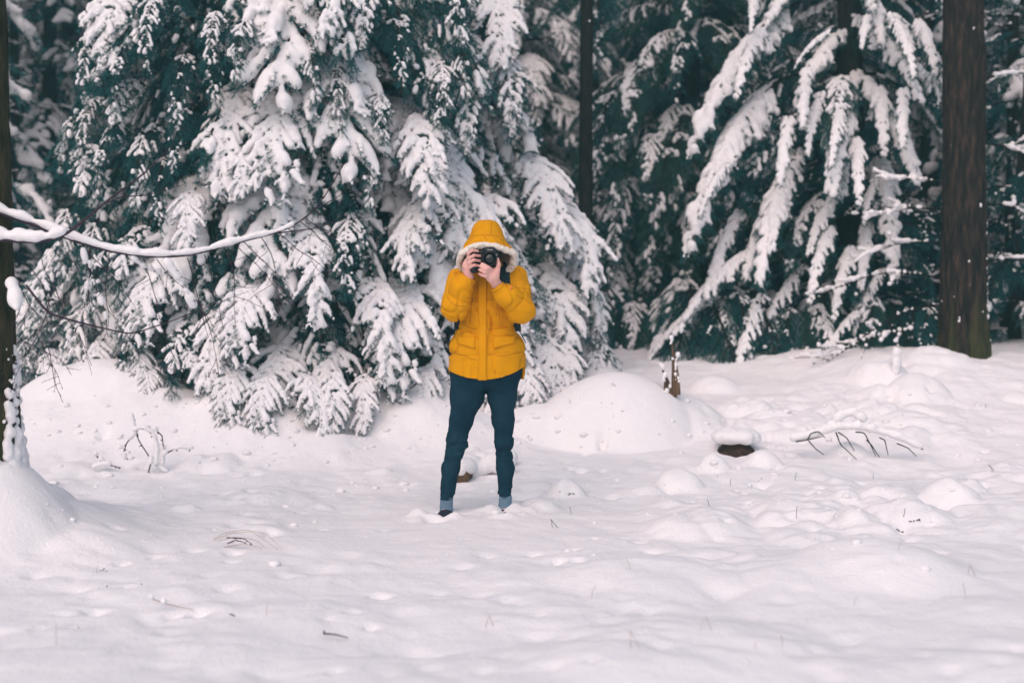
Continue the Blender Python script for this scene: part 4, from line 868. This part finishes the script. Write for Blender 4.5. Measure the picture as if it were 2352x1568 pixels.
# socks and shoes
for (ax_, ay, sx, gy) in ((-.234, .0, -1, -.03), (.101, .02, 0, .0)):
    g = Grid((ax_ - .06, ay - .07, -.02), (ax_ + .06, ay + .07, .12), .0035)
    F = cap(g, (ax_, ay, -.01), (ax_ + .004, ay, .10), .037, .036) + .0022 * np.sin(np.arctan2(g.y - ay, g.x - ax_) * 22) * (g.z > .045) + .004 * gn(g, 30, 5, (.4, .4, 2)) * (g.z < .05)
    nets(g, F, 'sock', SOCK, person)
    g = Grid((ax_ - .12, ay - .26, -.09), (ax_ + .10, ay + .10, .06), .005)
    toe = (ax_ + sx * .045, ay - .165, -.012)
    F = smin(cap(g, (ax_, ay + .02, -.02), (ax_, ay - .02, -.01), .044, .043), chain(g, [(ax_, ay - .02, -.008), toe], [.042, .034], .02), .03)
    F = np.maximum(F, -.05 - g.z) + .002 * gn(g, 40, 3)
    sh = nets(g, F, 'shoe', SHOE, person)
    mb = MB(); P = [(ax_ + sx * .045 * t + 0, ay - .02 - .145 * t) for t in np.linspace(-.35, 1.15, 12)]
    wv = [.034, .043, .044, .042, .040, .040, .041, .041, .040, .037, .030, .016]; lf_ = [(x - w_, y) for (x, y), w_ in zip(P, wv)] + [(x + w_, y) for (x, y), w_ in zip(P, wv)][::-1]; k = len(lf_)
    v = [(x, y, -.046) for x, y in lf_] + [(x, y, -.066) for x, y in lf_]; mb.add(v, [(i, (i + 1) % k, k + (i + 1) % k, k + i) for i in range(k)]); c0 = len(v)
    for q_, zz in ((0, -.046), (k, -.066)):
        vv = [v[q_ + i] for i in range(k)] + [(ax_ + sx * .02, ay - .07, zz)]; mb.add(vv, [(i, (i + 1) % k, k) for i in range(k)])
    mb.build('sole', RUB, sh)

# backpack on the back
bp = empty('backpack', (PX, PY, .95), 'dark backpack worn over the parka with straps at shoulders and waist', 'backpack')
off = np.array([0, 0, -.95])
g = Grid((-.18, .09, 1.0), (.18, .33, 1.46), .008)
F = np.maximum(np.maximum(np.abs(g.x) - .135, np.abs(g.y - .20) - .075), np.abs(g.z - 1.23) - .19) ; F = F + .004 * gn(g, 10, 2)
q = np.sqrt(np.maximum(np.abs(g.x) - .095, 0) ** 2 + np.maximum(np.abs(g.y - .20) - .04, 0) ** 2 + np.maximum(np.abs(g.z - 1.23) - .15, 0) ** 2) - .038 + .003 * gn(g, 12, 2)
o = nets(g, q, 'pack_body', PACK, bp); o.location = off
def strap(pts, wd, th, m, name='shoulder_strap', parent=bp, tw=None):
    c = spline(pts, 40); mb = MB(); T = np.gradient(c, axis=0); T /= np.linalg.norm(T, axis=1)[:, None]
    side = np.tile(np.array(tw if tw is not None else (1, 0, 0), float), (40, 1)); side -= T * (side * T).sum(1)[:, None]; side /= np.linalg.norm(side, axis=1)[:, None]; nn = np.cross(T, side)
    V = np.stack([c - side * wd / 2 - nn * th / 2, c + side * wd / 2 - nn * th / 2, c + side * wd / 2 + nn * th / 2, c - side * wd / 2 + nn * th / 2], 1).reshape(-1, 3)
    i = np.arange(39)[:, None] * 4; j = np.arange(4)[None]; mb.add(V, np.stack([i + j, i + (j + 1) % 4, i + 4 + (j + 1) % 4, i + 4 + j], -1).reshape(-1, 4)); mb.add(V[:4], [(3, 2, 1, 0)]); mb.add(V[-4:], [(0, 1, 2, 3)])
    o = mb.build(name, m, parent, smooth=False); o.location = off if parent is bp else (0, 0, 0); return o
for s in (-1, 1):
    strap([(s * .085, .15, 1.40), (s * .095, .08, 1.438), (s * .098, -.01, 1.440), (s * .098, -.085, 1.400), (s * .102, -.128, 1.32), (s * .12, -.120, 1.22), (s * .158, -.03, 1.12), (s * .165, .10, 1.05)], .062 if s > 0 else .05, .012, PACK)
    strap([(s * .145, .06, 1.16), (s * .156, .0, 1.115), (s * .166, -.03, 1.085), (s * .190, -.04, 1.045), (s * .222, -.045, .985)], .018, .005, NAVY, 'waist_strap', tw=(0, 1, 0))
# ------------------------------------------------------------------ the camera in the hands
cam_t = empty('photo_camera', (PX, PY, 1.37), 'black camera with round lens held up to the face', 'camera'); co = np.array([0, 0, -1.37])
def ct(mb, name, m, parent=cam_t, smooth=True):
    o = mb.build(name, m, parent, smooth); o.location = co if parent is cam_t else (0, 0, 0); return o
g = Grid((-.11, -.28, 1.355), (.09, -.13, 1.55), .0035)
def rbox(g, c, s, r): return np.sqrt(np.maximum(np.abs(g.x - c[0]) - s[0] + r, 0) ** 2 + np.maximum(np.abs(g.y - c[1]) - s[1] + r, 0) ** 2 + np.maximum(np.abs(g.z - c[2]) - s[2] + r, 0) ** 2) - r
F = rbox(g, (-.010, -.205, 1.447), (.077, .032, .059), .012)
F = smin(F, rbox(g, (-.066, -.232, 1.440), (.020, .026, .062), .014), .01)                           # hand grip
pr = np.maximum(rbox(g, (.022, -.212, 1.505), (.036, .036, .019), .008), (np.abs(g.x - .022) * .9 + (g.z - 1.505)) * .72 - .026); F = smin(F, pr, .008)   # prism hump
cb = ct(MB() if 0 else (lambda m_: (m_.add(*surface_nets(np.ascontiguousarray(np.broadcast_to(F, g.n)), g.lo, g.h)), m_)[1])(MB()), 'camera_body', BLK)
def lathe(mb, c, prof, n=40, mi=0):
    a_ = np.arange(n) * 2 * np.pi / n; V = np.array([[(c[0] + r * math.cos(t), y, c[2] + r * math.sin(t)) for t in a_] for r, y in prof]).reshape(-1, 3)
    i = np.arange(len(prof) - 1)[:, None] * n; j = np.arange(n)[None]; j2 = (j + 1) % n; mb.add(V, np.stack([i + j, i + n + j, i + n + j2, i + j2], -1).reshape(-1, 4), mi)
LC = (.022, 0, 1.4565)
mb = MB(); lathe(mb, LC, [(.033, -.235), (.034, -.255), (.036, -.258), (.036, -.272), (.0375, -.274), (.0375, -.300), (.0395, -.303), (.0395, -.322), (.0385, -.325), (.0355, -.325), (.034, -.318), (.029, -.310), (.0285, -.306)]); lens = ct(mb, 'lens', BLK)
mb = MB(); lathe(mb, LC, [(.0379, -.277), (.0387, -.279), (.0387, -.296), (.0379, -.298)]); ct(mb, 'focus_ring', RUB, lens)
mb = MB(); lathe(mb, LC, [(.0288, -.308), (.024, -.3115), (.016, -.314), (.008, -.3152), (.0005, -.3155)]); ct(mb, 'front_glass', GLS, lens)
mb = MB(); tube(mb, [(-.07, -.235, 1.505), (-.07, -.235, 1.513)], [.009, .008], 12); ct(mb, 'shutter_button', RUB)
mb = MB(); tube(mb, [(-.045, -.205, 1.505), (-.045, -.205, 1.518)], [.014, .013], 16); ct(mb, 'mode_dial', RUB)
def lettering(txt, x, y, z, size, m, name):
    cu = bpy.data.curves.new('lettering', 'FONT'); cu.body = txt; cu.size = size; cu.align_x = 'CENTER'; cu.align_y = 'CENTER'; cu.extrude = .0003
    o = bpy.data.objects.new('tmp', cu); COL.objects.link(o); dg = bpy.context.evaluated_depsgraph_get(); me = bpy.data.meshes.new_from_object(o.evaluated_get(dg)); bpy.data.objects.remove(o)
    me.materials.clear(); me.materials.append(m); q = link(name, me, cam_t, (x, y, z - 1.37)); q.rotation_euler = (R(90), 0, 0); return q
lettering('Canon', .022, -.2492, 1.5065, .0125, WHT, 'lettering'); lettering('EOS', .058, -.2385, 1.4815, .0065, WHT, 'lettering'); lettering('5D', .0585, -.2385, 1.4745, .0065, WHT, 'lettering')
sp_ = strap([(.066, -.20, 1.495), (.074, -.20, 1.47), (.079, -.195, 1.43), (.080, -.19, 1.37), (.076, -.17, 1.33)], .009, .002, BLK, 'neck_strap', cam_t); sp_.location = co
# ------------------------------------------------------------------ small things in the snow
rg = np.random.default_rng(41)
# snow-capped stump
p = on_ground(1690, 1032); st = empty('tree_stump', p, 'low tree stump under a thick flat cap of snow', 'stump')
mb = MB(); trunk_mesh(mb, .17, .135, (0, 0), 22, .0, 3, rings=10, flare=1.2, ridge=.10, z0=-.12); mb.v[-1][:, 0] *= 1.05
mb.build('stump_wood', STUMPB, st)
P, Q = [], []
for k in range(200):
    a, r = rg.uniform(0, 6.28), math.sqrt(rg.random()) * .125; P.append((r * math.cos(a) * 1.1, r * math.sin(a), .135 + rg.uniform(0, .075) * (1 - (r / .15) ** 3))); Q.append(.040)
s = MB(); blob_mesh(s, P, Q, .009, bumpy=.15); s.build('snow_cap', SNOW, st); st.scale = (.95, .95, .75); st.location.z -= .03
P, Q = [], []
for k in range(20):
    a = rg.choice([rg.uniform(-3.1, 0), rg.uniform(-1.0, 0)]); z = rg.uniform(-.02, .10); P.append((.142 * math.cos(a), .135 * math.sin(a), z)); Q.append(rg.uniform(.006, .016))
# splintered stump: upright shards
p = on_ground(1540, 905); w0 = p; sh = empty('splintered_stump', p, 'splintered upright wood shards capped with snow behind the smooth white hump', 'stump')
for (b, t, wd) in [((1546, 925), (1518, 838), .05), ((1549, 880), (1541, 770), .034), ((1556, 875), (1555, 815), .038), ((1530, 905), (1526, 862), .03)]:
    Yp = p[1] + rg.uniform(-.03, .03); a0, a1 = at(*b, Yp) - w0, at(*t, Yp) - w0; mb = MB(); c = spline([a0 - (0, 0, .1), a0, (a0 + a1) / 2 + rg.normal(size=3) * .006, a1], 14)
    tube(mb, c, np.interp(np.linspace(0, 1, 14), [0, .5, 1], [wd * .75, wd * .5, .003]) , 5, 0); o = mb.build('shard', WOOD, sh, smooth=False)
    P, Q = [], []
    for u in np.linspace(.25, 1, 16):
        q = np.array([np.interp(u, np.linspace(0, 1, 14), c[:, i]) for i in range(3)])
        if rg.random() < .7: P.append(q + (rg.uniform(-.012, .012), -.004, .01)); Q.append(rg.uniform(.010, .018) * (1.25 if u > .9 else 1))
    s = MB(); blob_mesh(s, P, Q, .008, bumpy=.15); s.build('snow', SNOW, o, kind='stuff')
# log end between the legs, snow on top
p = on_ground(1066, 1105); lg = empty('log', p, 'reddish brown log end poking from the snow behind the legs', 'log')
mb = MB(); tube(mb, [(-.02, -.03, .03), (.0, .1, .035), (.05, .5, .03)], [.052, .056, .05], 16); mb.build('log_wood', WOOD, lg)
P = [(-.02 + t * .07 + rg.normal() * .02, .0 + t * .5, .085 + rg.normal() * .008) for t in np.linspace(0, 1, 40)] + [(rg.uniform(.0, .3), rg.uniform(.12, .5), rg.uniform(.03, .12)) for _ in range(60)]
s = MB(); blob_mesh(s, P, [.045] * len(P), .010, bumpy=.1); s.build('snow', SNOW, lg, kind='stuff')
# a snow-bowed bramble
def stalks(name, label, cat, pixs, r, sn, mt, Yoff=0.0, group=None, knob=0, cover=.7, base_row=None):
    a = on_ground(*(base_row or pixs[0][0])); t = empty(name, a, label, cat, group)
    for pix in pixs:
        Y = a[1] + Yoff + rg.uniform(-.04, .04); c = spline([at(px, row, Y) - a for px, row in pix], 30); mb = MB(); tube(mb, c, np.linspace(r, r * .5, 30), 5, 0)
        if knob: knobs(mb, c, knob, r * 1.1, rg)
        o = mb.build('stalk', mt, t)
        if sn:
            P, Q = [], []; on = True
            for i in range(29):
                if rg.random() < .15: on = rg.random() < cover
                if on:
                    q = sn * rg.uniform(.75, 1.2)
                    for f in (0, .5): P.append(c[i] * (1 - f) + c[i + 1] * f + (0, 0, q * .8)); Q.append(q)
            if P: s = MB(); blob_mesh(s, P, Q, .007, bumpy=.35); s.build('snow', SNOW, o, kind='stuff')
    return t
stalks('bramble', 'bent dark bramble sprig with buds arching out of the snow', 'bramble', [
    [(382, 1084), (350, 1060), (318, 1010), (309, 985), (302, 952)], [(308, 990), (325, 983), (345, 990), (358, 1010), (362, 1040), (358, 1070)], [(309, 998), (292, 1015), (283, 1040), (288, 1055)],
    [(375, 1030), (374, 1050), (372, 1075)], [(376, 1045), (392, 1035), (415, 1028), (442, 1031)], [(347, 1062), (342, 1080), (340, 1098)], [(214, 1074), (235, 1068), (255, 1068), (277, 1074)], [(220, 1045), (235, 1060), (244, 1070)], [(355, 985), (372, 1000), (376, 1030)]],
    .005, .012, TWIG, knob=.03, cover=.35, base_row=(380, 1090))
fern = stalks('bramble', 'snow-bowed fern-like branch with drooping dark ribs beside the capped stump', 'bramble', [
    [(1822, 1012), (1870, 1003), (1920, 984), (1980, 984), (2050, 1002), (2120, 1032)], [(1905, 985), (1930, 960), (1957, 950), (1985, 968)]], .008, .024, BARKD, cover=.9, base_row=(1850, 1050))
for pix in [[(1855, 1010), (1862, 995), (1880, 990), (1895, 1005)], [(1857, 1012), (1875, 1032), (1893, 1044)], [(1920, 992), (1930, 1020), (1968, 1055)], [(1925, 992), (1945, 1005), (1962, 1035)], [(1965, 992), (1985, 993), (1998, 1018), (2012, 1048)], [(2020, 1005), (2032, 1010), (2040, 1045)], [(2060, 1018), (2085, 1028), (2105, 1047)], [(1990, 1010), (2002, 1022), (2020, 1050)], [(1828, 1014), (1855, 1010), (1890, 1002)]]:
    a_ = np.array(fern.location); c = spline([at(px, row, a_[1] - .06) - a_ for px, row in pix], 20); mb = MB(); tube(mb, c, np.linspace(.0048, .0026, 20), 5); mb.build('rib', BARKD, fern)
stalks('grass_tuft', 'arched straw-coloured grass blades bowed over a small hollow', 'grass', [
    [(490, 1238), (520, 1222), (560, 1216), (610, 1224), (652, 1262)], [(492, 1240), (530, 1224), (580, 1220), (640, 1262)], [(500, 1242), (540, 1232), (590, 1240), (630, 1276)], [(515, 1256), (560, 1248), (600, 1258), (620, 1276)]], .0016, 0, STEM, base_row=(560, 1262))
stalks('bramble', 'two tiny dark budded sprigs under the arched grass blades', 'bramble', [[(522, 1248), (540, 1240), (565, 1246)], [(520, 1234), (560, 1236), (580, 1250)]], .003, 0, TWIG, knob=.018, base_row=(545, 1256))
stalks('twig', 'short dark curved twig lying on bare snow in front of the person', 'twig', [[(742, 1454), (770, 1456), (800, 1464)], [(744, 1454), (745, 1446)]], .004, 0, TWIG, knob=.05, base_row=(770, 1466))
stalks('twig', 'dark twig with hanging snow lumps beside dry grass', 'twig', [[(345, 1372), (375, 1384), (410, 1393), (445, 1399)]], .0025, .009, STEM, cover=.3, base_row=(395, 1402))
stalks('branch', 'snowy bare branch slanting down off the spruce behind the person', 'branch', [[(1280, 762), (1320, 775), (1350, 782), (1400, 815)], [(1290, 790), (1340, 800), (1390, 828)]], .007, .015, BARKD, Yoff=.5, base_row=(1330, 860))
p = on_ground(2057, 850); pst = empty('post', p, 'small stub of wood wrapped in snow left of the brown trunk', 'stub'); mb = MB(); tube(mb, [(0, 0, -.1), (0, 0, .14)], [.03, .02], 10); mb.build('stub_wood', BARKD, pst)
P = [(rg.normal() * .008, -.012 + rg.normal() * .006, z) for z in np.linspace(-.02, .16, 26)]; s = MB(); blob_mesh(s, P, [.026] * 26, .008, bumpy=.1); s.build('snow', SNOW, pst)
# single dry stems
for k in range(26):
    if k < 14: px, row = rg.uniform(80, 2330), rg.uniform(1230, 1520)
    else: px, row = rg.uniform(1230, 2330), rg.uniform(880, 1230)
    p = on_ground(px, row); hgt = rg.uniform(.025, .08) ; dark = k >= 14; t = rg.uniform(-.5, .5)
    mb = MB(); c = [p - p - (0, 0, .03), np.array([t * hgt * .5, 0, hgt * .6]), np.array([t * hgt, rg.normal() * .02, hgt])]
    if rg.random() < .4: c.append(np.array([t * hgt + rg.uniform(.02, .05), 0, -.01]))
    tube(mb, np.array(c, float), .0010 if not dark else .0014, 4)
    mb.build('dry_stem', TWIG if dark else STEM, smooth=False, label='short dark stem poking up among the snowy humps' if dark else 'thin straw-coloured dry grass stem poking out of smooth snow', category='stem', group='dark stems among humps' if dark else 'dry grass stems').location = p
# dark sprigs in little hollows; the last added as shade in the hump's hole
for k, (px, row) in enumerate([(215, 1318), (165, 1408), (230, 1310), (320, 1292), (548, 1416), (185, 1440), (330, 1340), (240, 1350), (1745, 1103), (2068, 1220), (1585, 1160), (1312, 1136), (1275, 1132), (1985, 1262), (1640, 1096), (2100, 1195), (1385, 921)]):
    p = on_ground(px, row); mb = MB()
    for q in range(7):
        a = rg.uniform(0, 6.28); d = np.array([math.cos(a), math.sin(a) * .6, rg.uniform(.05, .5)]); c = curve((0, 0, -.012), d, rg.uniform(.015, .045), 5, 6, rg, .15); tube(mb, c, np.linspace(.004, .002, 6), 4)
    mb.build('heather_sprig', TWIG, smooth=False, label='tiny dark sprig of heather darkening a dimple in snow', category='sprig', group='heather sprigs').location = p
# snow that has dropped from the boughs, and needles with it
ico = bpy.data.meshes.new('tmp'); import bmesh; bmm = bmesh.new(); bmesh.ops.create_icosphere(bmm, subdivisions=2, radius=1); bmm.to_mesh(ico); bmm.free()
IV = np.array([v.co for v in ico.vertices]); IF = np.array([tuple(p.vertices) for p in ico.polygons]); bpy.data.meshes.remove(ico)
cm = MB(); nm_ = MB()
for k in range(420):
    px = rg.uniform(0, 2352); row = 905 + abs(rg.normal()) * 150
    if row > 1540: continue
    p = on_ground(px, row); r = .006 + .020 * rg.random() ** 2.5; d = 1 + .35 * vnoise(IV[:, 0] * 1.7 + k, IV[:, 1] * 1.7, IV[:, 2] * 1.7)
    cm.add(IV * d[:, None] * r * np.array([1.2, 1.0, .7]) + p + (0, 0, r * .15), IF)
    if k % 2 == 0:
        for q in range(3):
            a = rg.uniform(0, 6.28); e = p + np.array([rg.normal() * .05, rg.normal() * .05, .004]); e[2] = gz(e[0], e[1]) + .004; l = rg.uniform(.008, .022); v = np.array([math.cos(a) * l, math.sin(a) * l, .002]); n_ = np.array([-math.sin(a), math.cos(a), 0]) * .0016
            nm_.add([e - n_, e + n_, e + v], [(0, 1, 2)])
cm.build('fallen_snow', SNOW, kind='stuff', label='small clumps of snow dropped from the boughs', category='snow')
nm_.build('needle_litter', BARKD, kind='stuff', smooth=False, label='scattered dark needles fallen on the snow', category='needles')
# ------------------------------------------------------------------ teal haze volume, added to lift the dark tones of the wood
hz = MB(); box(hz, (0, 38, 12), (190, 170, 28)); ho = hz.build('haze', [], kind='stuff', smooth=False, label='thin teal haze added to lift the dark tones of the wood', category='haze')
hm = bpy.data.materials.new('haze'); hm.use_nodes = True; hn = hm.node_tree; hn.nodes.clear()
pv = hn.nodes.new('ShaderNodeVolumePrincipled'); pv.inputs['Color'].default_value = (.36, .88, .95, 1); pv.inputs['Density'].default_value = .0072; pv.inputs['Anisotropy'].default_value = 0.2
om = hn.nodes.new('ShaderNodeOutputMaterial'); hn.links.new(pv.outputs[0], om.inputs['Volume']); ho.data.materials.append(hm)
